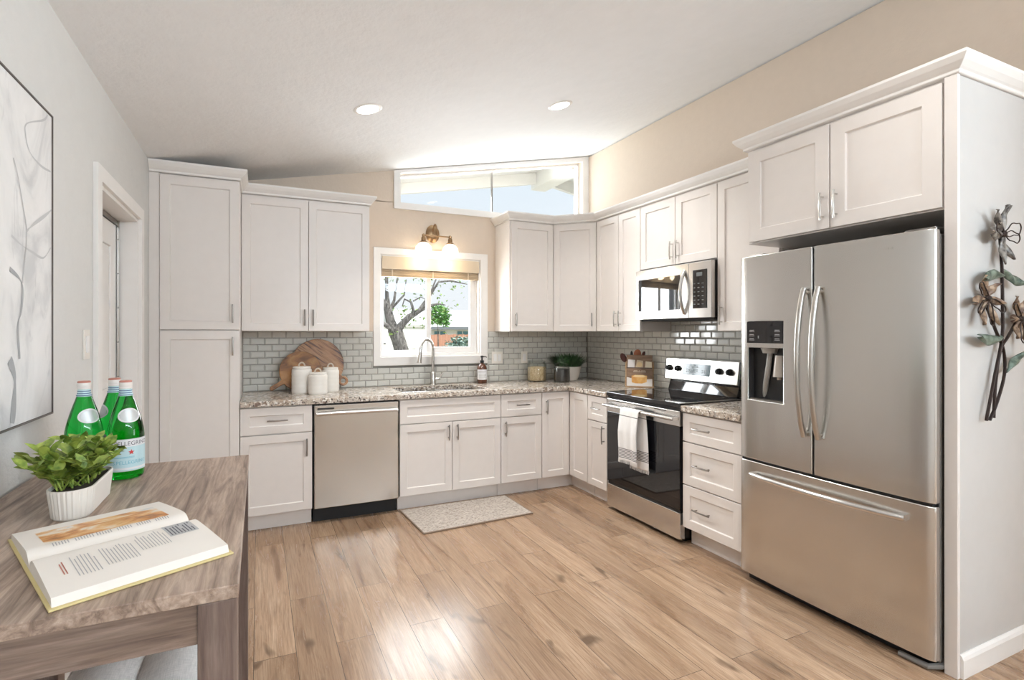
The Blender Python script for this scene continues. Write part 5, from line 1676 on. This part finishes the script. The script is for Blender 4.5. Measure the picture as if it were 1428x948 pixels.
def bottle(x, y, ang_, label):
    t = thing('water_bottle', label, 'bottle', (x, y, TZ + 0.0005), group='green water bottles on the table')
    MB().lathe(BOT, (0, 0, 0), 48).build('glass', M['green'], t, sharp=60)
    cp = MB().lathe([(0.0165, 0.262), (0.0168, 0.266), (0.0158, 0.268), (0.0165, 0.270), (0.0165, 0.280), (0.0162, 0.2805)], (0, 0, 0), 28).build('cap', plain('white_cap', (0.78, 0.74, 0.70), 0.35), t)
    MB().lathe([(0.0160, 0.2795), (0.0160, 0.2845), (0.0145, 0.286), (0, 0.286)], (0, 0, 0), 28).build('cap_top', M['capred'], cp)
    nb = MB()
    nb.lathe([(0.0184, 0.241), (0.0160, 0.252), (0.0156, 0.2615), (0.0152, 0.2615), (0.0150, 0.252), (0.017, 0.241)], (0, 0, 0), 28)
    nbo = nb.build('neck_band', M['paleblue'], t)
    ns = MB()
    for za in (0.2440, 0.2500, 0.2565):
        r_ = (0.0186 if za < 0.246 else (0.0166 if za < 0.252 else 0.0160))
        ns.lathe([(r_ + 0.0003, za - 0.0012), (r_, za + 0.0012), (r_ - 0.001, za + 0.0012), (r_ - 0.001, za - 0.0012)], (0, 0, 0), 28)
    ns.build('neck_stripe', M['navy'], nbo)
    # shoulder oval
    ov = MB(); rim = MB()
    for mb, sa, off in ((rim, 1.12, 0.0006), (ov, 0.92, 0.0011)):
        n_ = 28; v = []
        zc_ = 0.186
        v.append(((rfun(zc_) + off) * math.cos(ang_), (rfun(zc_) + off) * math.sin(ang_), zc_))
        for i in range(n_):
            a = 2 * math.pi * i / n_
            sq = 1.0
            for ring in (0.5, 1.0):
                zz = zc_ + 0.0185 * sa * ring * math.sin(a); rr = rfun(zz) + off
                th = 0.026 * sa * ring * math.cos(a) / rfun(zc_)
                v.append((rr * math.cos(ang_ + th), rr * math.sin(ang_ + th), zz))
        f = []
        for i in range(n_):
            j = (i + 1) % n_
            f.append((0, 1 + 2 * i, 1 + 2 * j)); f.append((1 + 2 * i, 2 + 2 * i, 2 + 2 * j, 1 + 2 * j))
        mb.add(v, f, 0, True)
    ro = rim.build('shoulder_label', M['label'], t)
    ov.build('shoulder_crest', M['silver'], ro)
    # main label
    r_ = 0.0476
    mb = MB(); wrap(mb, r_, ang_ - 1.45, ang_ + 1.45, 0.026, 0.118, 28)
    lo = mb.build('label', M['paleblue'], t, recalc=False)
    mb = MB()
    for z0, z1 in ((0.096, 0.1165), (0.030, 0.036)):
        wrap(mb, r_ + 0.0003, ang_ - 1.44, ang_ + 1.44, z0, z1, 28)
    mb.build('label_band', M['label'], lo, recalc=False)
    mb = MB()
    for z0, z1 in ((0.0255, 0.0272), (0.1168, 0.1185)):
        wrap(mb, r_ + 0.0004, ang_ - 1.45, ang_ + 1.45, z0, z1, 28)
    mb.build('label_border', M['silver'], lo, recalc=False)
    mb = MB(); mb.add(wrapped(txt1[0], r_ + 0.0006, ang_, 0.1005, mb), txt1[1]); mb.build('label_lettering', M['ink'], lo, recalc=False)
    mb = MB(); mb.add(wrapped(txt2[0], r_ + 0.0005, ang_ + 0.0, 0.046, mb), txt2[1]); mb.build('label_script', M['cyanink'], lo, recalc=False)
    mb = MB()
    for za in (0.064, 0.0665):
        wrap(mb, r_ + 0.0004, ang_ - 0.9, ang_ + 0.2, za, za + 0.0012, 12)
    mb.build('label_rule', M['cyanink'], lo, recalc=False)
    star = []
    for k in range(10):
        rr = 0.0085 if k % 2 == 0 else 0.0036
        star.append((rr * math.sin(math.pi * k / 5), rr * math.cos(math.pi * k / 5), 0))
    mb = MB(); mb.add(wrapped(star + [(0, 0, 0)], r_ + 0.0008, ang_ + 0.03, 0.080, mb), [(10, k, (k + 1) % 10) for k in range(10)])
    mb.build('label_star', M['redink'], lo, recalc=False)
bottle(-3.452, -2.550, R(-64), 'green glass water bottle with blue label and red star, nearest and furthest right')
bottle(-3.560, -2.520, R(-54), 'green water bottle at the left, its body hidden by the potted plant')
bottle(-3.503, -2.440, R(-150), 'green water bottle standing behind between the other two bottles')

# ------------------------------------------------------------------ planter
t = thing('potted_plant', 'leafy green plant in a ribbed white oblong planter on the table', 'plant', (-3.487, -2.822, TZ + 0.0005))
def stadium(a, L, ribs, n_=40):
    out = []
    for half in (0, 1):
        for k in range(n_ + 1):
            th = (-math.pi + math.pi * k / n_) if half == 0 else (math.pi * k / n_)
            rr = a * (1 + (0.020 * math.cos(th * 30) if ribs else 0))
            cy = -L if half == 0 else L
            out.append((rr * math.cos(th), cy + rr * math.sin(th)))
    return out
def stad_shell(levels):
    v = []; f = []; n_ = None
    for (a, L, z, rb) in levels:
        ring_ = stadium(a, L, rb); n_ = len(ring_)
        v += [(x, y, z) for x, y in ring_]
    for i in range(len(levels) - 1):
        for k in range(n_):
            l = (k + 1) % n_
            f.append((i * n_ + k, i * n_ + l, (i + 1) * n_ + l, (i + 1) * n_ + k))
    f.append(list(range(n_))[::-1]); f.append([(len(levels) - 1) * n_ + k for k in range(n_)])
    return v, f
pb = MB(); v, f = stad_shell([(0.034, 0.072, 0.0, False), (0.036, 0.072, 0.003, False), (0.036, 0.072, 0.005, False), (0.0385, 0.074, 0.006, True), (0.0445, 0.078, 0.068, True), (0.0445, 0.078, 0.071, False), (0.041, 0.078, 0.071, False), (0.039, 0.076, 0.058, False)])
pb.add(v, f, 0, False); pb.build('planter', plain('ribbed_cream_planter', (0.74, 0.70, 0.65), 0.5), t)
sb = MB(); v, f = stad_shell([(0.038, 0.076, 0.0585, False), (0.0385, 0.076, 0.064, False)]); sb.add(v, f); sb.build('soil', M['soil'], t)
def leaf(mb, base, d, up, L, w):
    d = Vector(d).normalized(); up = Vector(up); side = d.cross(up)
    side = side.normalized() if side.length > 1e-3 else Vector((1, 0, 0)); up = side.cross(d).normalized()
    base = Vector(base); v = []; f = []
    n_ = 6
    for i in range(n_ + 1):
        s = i / n_
        ww = w * (math.sin(math.pi * (0.04 + 0.96 * s) ** 0.85)) if s < 1 else 0.0003
        c_ = base + d * L * s - up * L * 0.20 * s * s
        v += [c_ - side * ww + up * ww * 0.35, c_, c_ + side * ww + up * ww * 0.35]
    for i in range(n_):
        for k in range(2):
            f.append((3 * i + k, 3 * i + k + 1, 3 * i + k + 4, 3 * i + k + 3))
    mb.add(v, f, 0, True)
M['leaf_a'] = green('olive_green_leaf', (0.085, 0.160, 0.018), (0.36, 0.44, 0.085), 0.42)
lv = MB(); stm = MB(); rg = random.Random(21)
for i in range(62):
    a = rg.uniform(0, 2 * math.pi)
    b0 = Vector((rg.uniform(-0.028, 0.028), rg.uniform(-0.085, 0.085), 0.060))
    tl = rg.uniform(0.15, 1.9)
    d = Vector((math.cos(a) * tl, math.sin(a) * tl * 0.9 + b0.y * 2.0, 1)).normalized(); L = rg.uniform(0.055, 0.118)
    tip = b0 + d * L
    tip.x = max(-0.125, min(0.062, tip.x)); tip.y = max(-0.140, min(0.085, tip.y))
    mid = b0 + (tip - b0) * 0.55 + Vector((0, 0, 0.012))
    stm.tube([b0, mid, tip], [0.0022, 0.0016, 0.001], 5)
    for k in range(9):
        s = 0.22 + 0.78 * k / 8; p = b0 + (tip - b0) * s + Vector((0, 0, 0.012 * math.sin(math.pi * s)))
        an = rg.uniform(0, 2 * math.pi)
        e = Vector((math.cos(an), math.sin(an), rg.uniform(0.1, 1.1))) + d * 0.6
        leaf(lv, p, e, (rg.uniform(-.3, .3), rg.uniform(-.5, .1), 1), rg.uniform(0.026, 0.043), rg.uniform(0.0085, 0.0120))
stm.build('stems', M['leaf_a'], t); lv.build('foliage', M['leaf_a'], t, recalc=False)

# ------------------------------------------------------------------ open book
t = thing('open_book', 'open cookbook with a food photograph and yellow cover lying on the table', 'book', (-3.347, -3.146, TZ + 0.0005), R(25.5))
# local x along the spine (0.265 long), local -y towards the near page
HW = 0.1325
M['paper'] = plain('cream_paper', (0.80, 0.755, 0.70), 0.6)
M['yellow'] = plain('yellow_cover_board', (0.66, 0.55, 0.26), 0.5)
MB().box(-HW - 0.005, HW + 0.006, -0.203, 0.210, 0.0, 0.0035).build('cover', M['yellow'], t, 0.001)
def ptop(y):
    """height of the paper along the spread, y>0 far page, y<0 near page"""
    s = abs(y) / 0.2
    if y >= 0: h = 0.026 - 0.014 * s ** 1.5
    else: h = 0.026 - 0.014 * s ** 1.5
    return 0.0036 + h * (1 - math.exp(-((s * 14) ** 1.3))) * 1.0 + 0.004 * math.exp(-s * 14)
ys = [-0.190 + 0.39 * k / 64 for k in range(65)]
prof = [(y, ptop(y)) for y in ys] + [(0.203, 0.0037), (-0.196, 0.0037)]
pgm = MB(); pgm.prism(prof, 'x', -HW, HW, 0, True)
pgo = pgm.build('pages', M['paper'], t, sharp=50)
def patch(x0, x1, y0, y1, off=0.0005, n_=24):
    mb = MB()
    mb.grid(lambda u, v: (x0 + (x1 - x0) * u, y0 + (y1 - y0) * v, ptop(y0 + (y1 - y0) * v) + off), 4, n_)
    return mb
n = NT('warm_food_photo_print')
a = n.noise(n.coord((9, 15, 1)), 1.5, 4, 0.55, 0.6)
n.color(n.ramp(a, [(0.30, (0.20, 0.09, 0.05)), (0.42, (0.58, 0.24, 0.07)), (0.52, (0.76, 0.46, 0.20)), (0.60, (0.80, 0.72, 0.62)), (0.72, (0.52, 0.56, 0.60))])); n.set(Roughness=0.4)
patch(-0.104, 0.104, 0.040, 0.150).build('food_photo', n.m, pgo, recalc=False)
def lines(x0, x1, y0, y1, step, fill, off=0.0006):
    mb = MB(); rg_ = random.Random(int(x0 * 9999))
    x = x0
    while x < x1:
        ya = y0; yb = y1 - (y1 - y0) * rg_.uniform(0, 0.30)
        mb.add([(x, ya, ptop(ya) + off), (x + fill, ya, ptop(ya) + off), (x + fill, yb, ptop(yb) + off), (x, yb, ptop(yb) + off)], [(0, 1, 2, 3)])
        x += step
    return mb
for q in range(6):
    lines(-0.095 + q * 0.034, -0.068 + q * 0.034, 0.024, 0.040, 0.0045, 0.0018).build('text_lines', M['greyink'], pgo, recalc=False)
for q, (xa, xb, ya, yb) in enumerate(((-0.088, -0.055, -0.145, -0.060), (-0.045, 0.005, -0.135, -0.055), (0.012, 0.060, -0.115, -0.038))):
    lines(xa, xb, ya, yb, 0.0052, 0.0015).build('text_lines', M['greyink'], pgo, recalc=False)
lines(-0.105, -0.098, -0.125, -0.060, 0.004, 0.0018).build('recipe_title', plain('brown_red_title', (0.45, 0.16, 0.12), 0.6), pgo, recalc=False)
patch(0.066, 0.118, -0.090, -0.030, 0.0007, 10).build('tint_box', plain('grey_tint_print', (0.46, 0.46, 0.46), 0.6), pgo, recalc=False)
lines(0.070, 0.115, -0.086, -0.034, 0.0058, 0.0022, 0.0011).build('text_lines', M['ink'], pgo, recalc=False)

# ------------------------------------------------------------------ outside: eaves, yard, tree, fence, house
M['soffit'] = plain('white_painted_timber', (0.80, 0.80, 0.78), 0.7)
e = MB()
e.prism([(XL - 0.6, zc(XL - 0.6) + 0.10), (0, ZR + 0.10), (3.0, zc(3.0) + 0.10), (3.0, zc(3.0) + 0.22), (0, ZR + 0.22), (XL - 0.6, zc(XL - 0.6) + 0.22)], 'y', 0.141, 0.98)
struct(e.build('eave_soffit', M['soffit']), 'white roof overhang outside the clerestory')
e = MB()
e.prism([(XL - 0.6, 3.112 + 0.181 * (XL - 0.6)), (-0.10, 3.096), (-0.10, 3.236), (XL - 0.6, 3.255 + 0.181 * (XL - 0.6))], 'y', 0.88, 0.93)
tag(e.build('barge_rafter', M['soffit']), 'white barge rafter of the roof overhang seen through the clerestory', 'rafter')
e = MB()
e.prism([(0.12, 3.09), (3.0, 3.112 - 0.181 * 3.0), (3.0, 3.255 - 0.181 * 3.0), (0.12, 3.236)], 'y', 0.88, 0.93)
tag(e.build('barge_rafter', M['soffit']), 'white barge rafter falling away right of the ridge beam', 'rafter')
e = MB().box(-0.095, 0.100, 0.145, 1.02, 3.055, 3.245)
tag(e.build('ridge_beam', M['soffit'], None, 0.006), 'thick white ridge beam end seen through the clerestory at right', 'beam')

GZ = -0.9
n = NT('dry_lawn'); n.color(n.ramp(n.noise(n.coord(), 1.5, 5), [(0.4, (0.30, 0.30, 0.16)), (0.6, (0.48, 0.45, 0.30))])); n.set(Roughness=0.95)
struct(MB().box(-18, 26, 1.2, 40, GZ - 0.1, GZ).build('yard_ground', n.m), 'yard outside the window')
struct(MB().box(-8, 8, 0.16, 4.0, GZ - 0.05, GZ + 0.02).build('bounce_ground', plain('pale_bounce_slab', (0.72, 0.71, 0.69), 0.9)), 'unseen pale slab added to bounce light onto the eaves')  # out of sight, laid here to reflect sun up onto the soffit
M['gwall'] = plain('bright_white_siding', (0.88, 0.88, 0.87), 0.7)
t = thing('garage', 'bright white garage wall behind the tree trunk outside the window', 'building', (-1.2, 11.5, GZ))
MB().box(-3.0, 2.92, -0.5, 3.5, 0, 2.42).build('wall', M['gwall'], t)
MB().box(-3.1, 2.96, -0.53, 3.6, 2.42, 2.50).build('roof', plain('pale_grey_roof', (0.66, 0.66, 0.66), 0.8), t)
MB().cells([0.4, 1.0, 1.7, 2.4, 2.6], [0.02, 0.6, 1.2, 1.8], set(), -0.54, -0.5, 'y').build('garage_door', plain('white_garage_door', (0.84, 0.84, 0.84), 0.6), t, 0.01)
gh = MB().box(1.42, 1.62, -0.58, -0.5, 1.9, 1.93); gh.build('vent_slot', M['gap'], t)

n = NT('rough_grey_bark')
v = n.coord((14, 14, 3)); a = n.noise(v, 2.5, 6, 0.7, 0.5)
n.color(n.ramp(a, [(0.34, (0.035, 0.032, 0.032)), (0.5, (0.17, 0.16, 0.15)), (0.68, (0.40, 0.385, 0.365))])); n.set(Roughness=0.9); n.bump(a, 0.8, 0.03)
M['bark'] = n.m
t = thing('tree', 'gnarled bare-branched tree with a grey trunk outside the left window pane', 'tree', (-0.55, 4.5, GZ))
def TP(x, z, y=0.0): return (x + 0.55, y, z - GZ)
tr = MB()
tr.tube([TP(-0.45, -0.9), TP(-0.58, 0.2), TP(-0.72, 0.85), TP(-0.83, 1.22), TP(-0.90, 1.42)], [0.24, 0.17, 0.135, 0.125, 0.13], 14)
tr.tube([TP(-0.88, 1.30), TP(-0.96, 1.55, .05), TP(-1.00, 1.78, .1), TP(-1.10, 1.92, .1), TP(-1.22, 2.15, .1), TP(-1.40, 2.5, .1)], [0.10, 0.085, 0.075, 0.05, 0.035, 0.02], 12)
tr.tube([TP(-0.98, 1.74, .1), TP(-1.01, 2.0, .1), TP(-1.02, 2.45, .1), TP(-1.00, 3.0, .1)], [0.05, 0.035, 0.026, 0.015], 9)
tr.tube([TP(-0.97, 1.70, .1), TP(-0.88, 1.92, .1), TP(-0.83, 2.2, .15), TP(-0.74, 2.6, .2)], [0.04, 0.024, 0.018, 0.010], 8)
tr.tube([TP(-0.88, 1.36), TP(-0.76, 1.52, -.1), TP(-0.66, 1.62, -.1), TP(-0.48, 1.74, -.15), TP(-0.33, 1.98, -.2), TP(-0.15, 2.25, -.2)], [0.085, 0.062, 0.058, 0.045, 0.03, 0.015], 10)
tr.tube([TP(-0.52, 1.71, -.15), TP(-0.30, 1.82, -.15), TP(-0.16, 1.86, -.2), TP(-0.02, 1.84, -.2)], [0.035, 0.026, 0.016, 0.008], 8)
tr.tube([TP(-0.58, 1.66, -.15), TP(-0.64, 1.88, -.15), TP(-0.76, 1.93, -.15), TP(-0.80, 1.80, -.15)], [0.032, 0.022, 0.016, 0.008], 8)
tr.tube([TP(-0.84, 1.26), TP(-1.0, 1.42, -.1), TP(-1.15, 1.53, -.1), TP(-1.35, 1.66, -.1)], [0.06, 0.042, 0.038, 0.025], 9)
tr.tube([TP(-0.92, 1.78, .1), TP(-0.70, 2.02, .1), TP(-0.66, 2.30, .1)], [0.024, 0.016, 0.008], 7)
tr.tube([TP(-0.15, 2.25, -.2), TP(0.08, 2.28, -.2), TP(0.40, 2.23, -.2)], [0.018, 0.016, 0.007], 7)
tr.tube([TP(-0.33, 1.98, -.2), TP(-0.18, 2.34, -.2), TP(0.05, 2.40, -.2), TP(0.3, 2.36, -.1)], [0.018, 0.013, 0.01, 0.005], 7)
tr.tube([TP(-0.60, 1.90, -.15), TP(-0.45, 1.98, -.1), TP(-0.36, 1.94, -.1)], [0.014, 0.01, 0.005], 6)
tr.build('trunk', M['bark'], t)
fo = MB(); rg = random.Random(3)
clusters = [(-0.62, 1.60, 0.10, 26), (-0.75, 1.72, 0.09, 20), (-0.9, 1.35, 0.07, 14), (-0.32, 1.55, 0.16, 20), (-0.5, 2.30, 0.22, 26), (-0.05, 2.30, 0.18, 22), (0.20, 2.28, 0.18, 22), (0.05, 1.98, 0.14, 14), (0.15, 1.78, 0.10, 8), (-0.25, 2.05, 0.16, 16), (-0.7, 2.45, 0.2, 18), (-1.05, 2.3, 0.12, 8)]
for cx_, cz_, rr, nn_ in clusters:
    for k in range(nn_):
        p = TP(cx_ + rg.gauss(0, rr), cz_ + rg.gauss(0, rr * 0.6), rg.uniform(-.25, .2))
        leaf(fo, p, (rg.uniform(-1, 1), rg.uniform(-1, 1), rg.uniform(-.6, .6)), (rg.uniform(-1, 1), rg.uniform(-1, 1), 1), rg.uniform(0.04, 0.085), rg.uniform(0.012, 0.022))
M['yleaf'] = green('spring_green_leaf', (0.10, 0.22, 0.04), (0.34, 0.48, 0.13), 0.6)
fo.build('foliage', M['yleaf'], t, recalc=False)

def bush(name, label, loc, rx, ry, rz, n_, leafsize, m_, seed, trunk=0.0):
    t = thing(name, label, 'shrub' if name == 'shrub' else 'tree', loc)
    mb = MB(); rg = random.Random(seed)
    for k in range(n_):
        a = rg.uniform(0, 2 * math.pi); b_ = rg.uniform(-0.4, 1.0); c_ = math.sqrt(max(0, 1 - b_ * b_)); q = rg.uniform(0.55, 1.05)
        p = (rx * q * c_ * math.cos(a), ry * q * c_ * math.sin(a), trunk + rz * (0.5 + 0.5 * q * b_))
        leaf(mb, p, (rg.uniform(-1, 1), rg.uniform(-1, 1), rg.uniform(-.4, .8)), (rg.uniform(-1, 1), rg.uniform(-1, 1), 1), leafsize * rg.uniform(.7, 1.3), leafsize * 0.28)
    mb.build('foliage', m_, t, recalc=False)
    st_ = MB()
    st_.tube([(0, 0, 0), (0.01, 0, trunk * 0.6), (-0.01, 0, trunk + rz * 0.5)], [0.04, 0.026, 0.010], 8)
    st_.build('branches', M['bark'], t)
M['bleaf'] = green('bright_green_leaf', (0.07, 0.24, 0.05), (0.22, 0.44, 0.12), 0.6)
M['sleaf'] = green('blue_green_leaf', (0.10, 0.20, 0.17), (0.44, 0.55, 0.48), 0.6)
bush('leafy_tree', 'small bright green leafy tree beyond the window meeting stile', (1.84, 10.2, GZ), 0.36, 0.35, 0.95, 800, 0.10, M['bleaf'], 4, 2.15)
bush('shrub', 'low blue-green shrub growing in front of the orange fence', (3.14, 11.6, GZ), 0.66, 0.5, 1.28, 1100, 0.13, M['sleaf'], 8, 0.82)
t = thing('fence', 'orange-brown wooden board fence outside the right window pane', 'fence', (0, 13.0, GZ))
n = NT('orange_cedar_boards'); n.color(n.mix(n.noise(n.coord((6, 1, 0.6)), 2, 4), (0.52, 0.24, 0.16), (0.70, 0.40, 0.29))); n.set(Roughness=0.8)
fb = MB()
for k in range(44):
    fb.box(1.9 + k * 0.105, 2.0 + k * 0.105, -0.012, 0.012, 0.05, 2.17 + 0.01 * ((k * 7) % 3))
fb.build('boards', n.m, t)
fr_ = MB(); fr_.box(1.9, 6.5, 0.013, 0.06, 0.5, 0.6); fr_.box(1.9, 6.5, 0.013, 0.06, 1.7, 1.8); fr_.build('rails', n.m, t)
t = thing('house', 'low neighbouring house with pale roof and blue-grey windows beyond the fence', 'house', (0, 16.6, GZ))
MB().box(2.4, 11, 0, 5, 0, 2.45).build('wall', plain('pale_grey_siding', (0.78, 0.82, 0.82), 0.8), t)
rf = MB(); rf.prism([(-0.22, 2.45), (5.6, 2.45), (2.5, 3.35)], 'x', 2.1, 11.4); rf.build('roof', plain('pale_shingle_roof', (0.72, 0.75, 0.76), 0.85), t)
MB().box(2.1, 11.4, -0.30, -0.21, 2.38, 2.50).build('gutter', plain('grey_gutter', (0.22, 0.25, 0.27), 0.5), t)
M['farwin'] = plain('teal_window_glass', (0.10, 0.24, 0.28), 0.1)
for xa, xb in ((3.78, 4.34), (4.84, 5.40)):
    f_ = MB().box(xa, xb, -0.05, 0.02, 2.06, 2.34).build('window', M['vinyl'], t)
    xm_ = (xa + xb) / 2
    for pa, pb_ in ((xa + 0.03, xm_ - 0.02), (xm_ + 0.02, xb - 0.03)):
        MB().box(pa, pb_, -0.06, -0.04, 2.09, 2.31).build('pane', M['farwin'], f_)
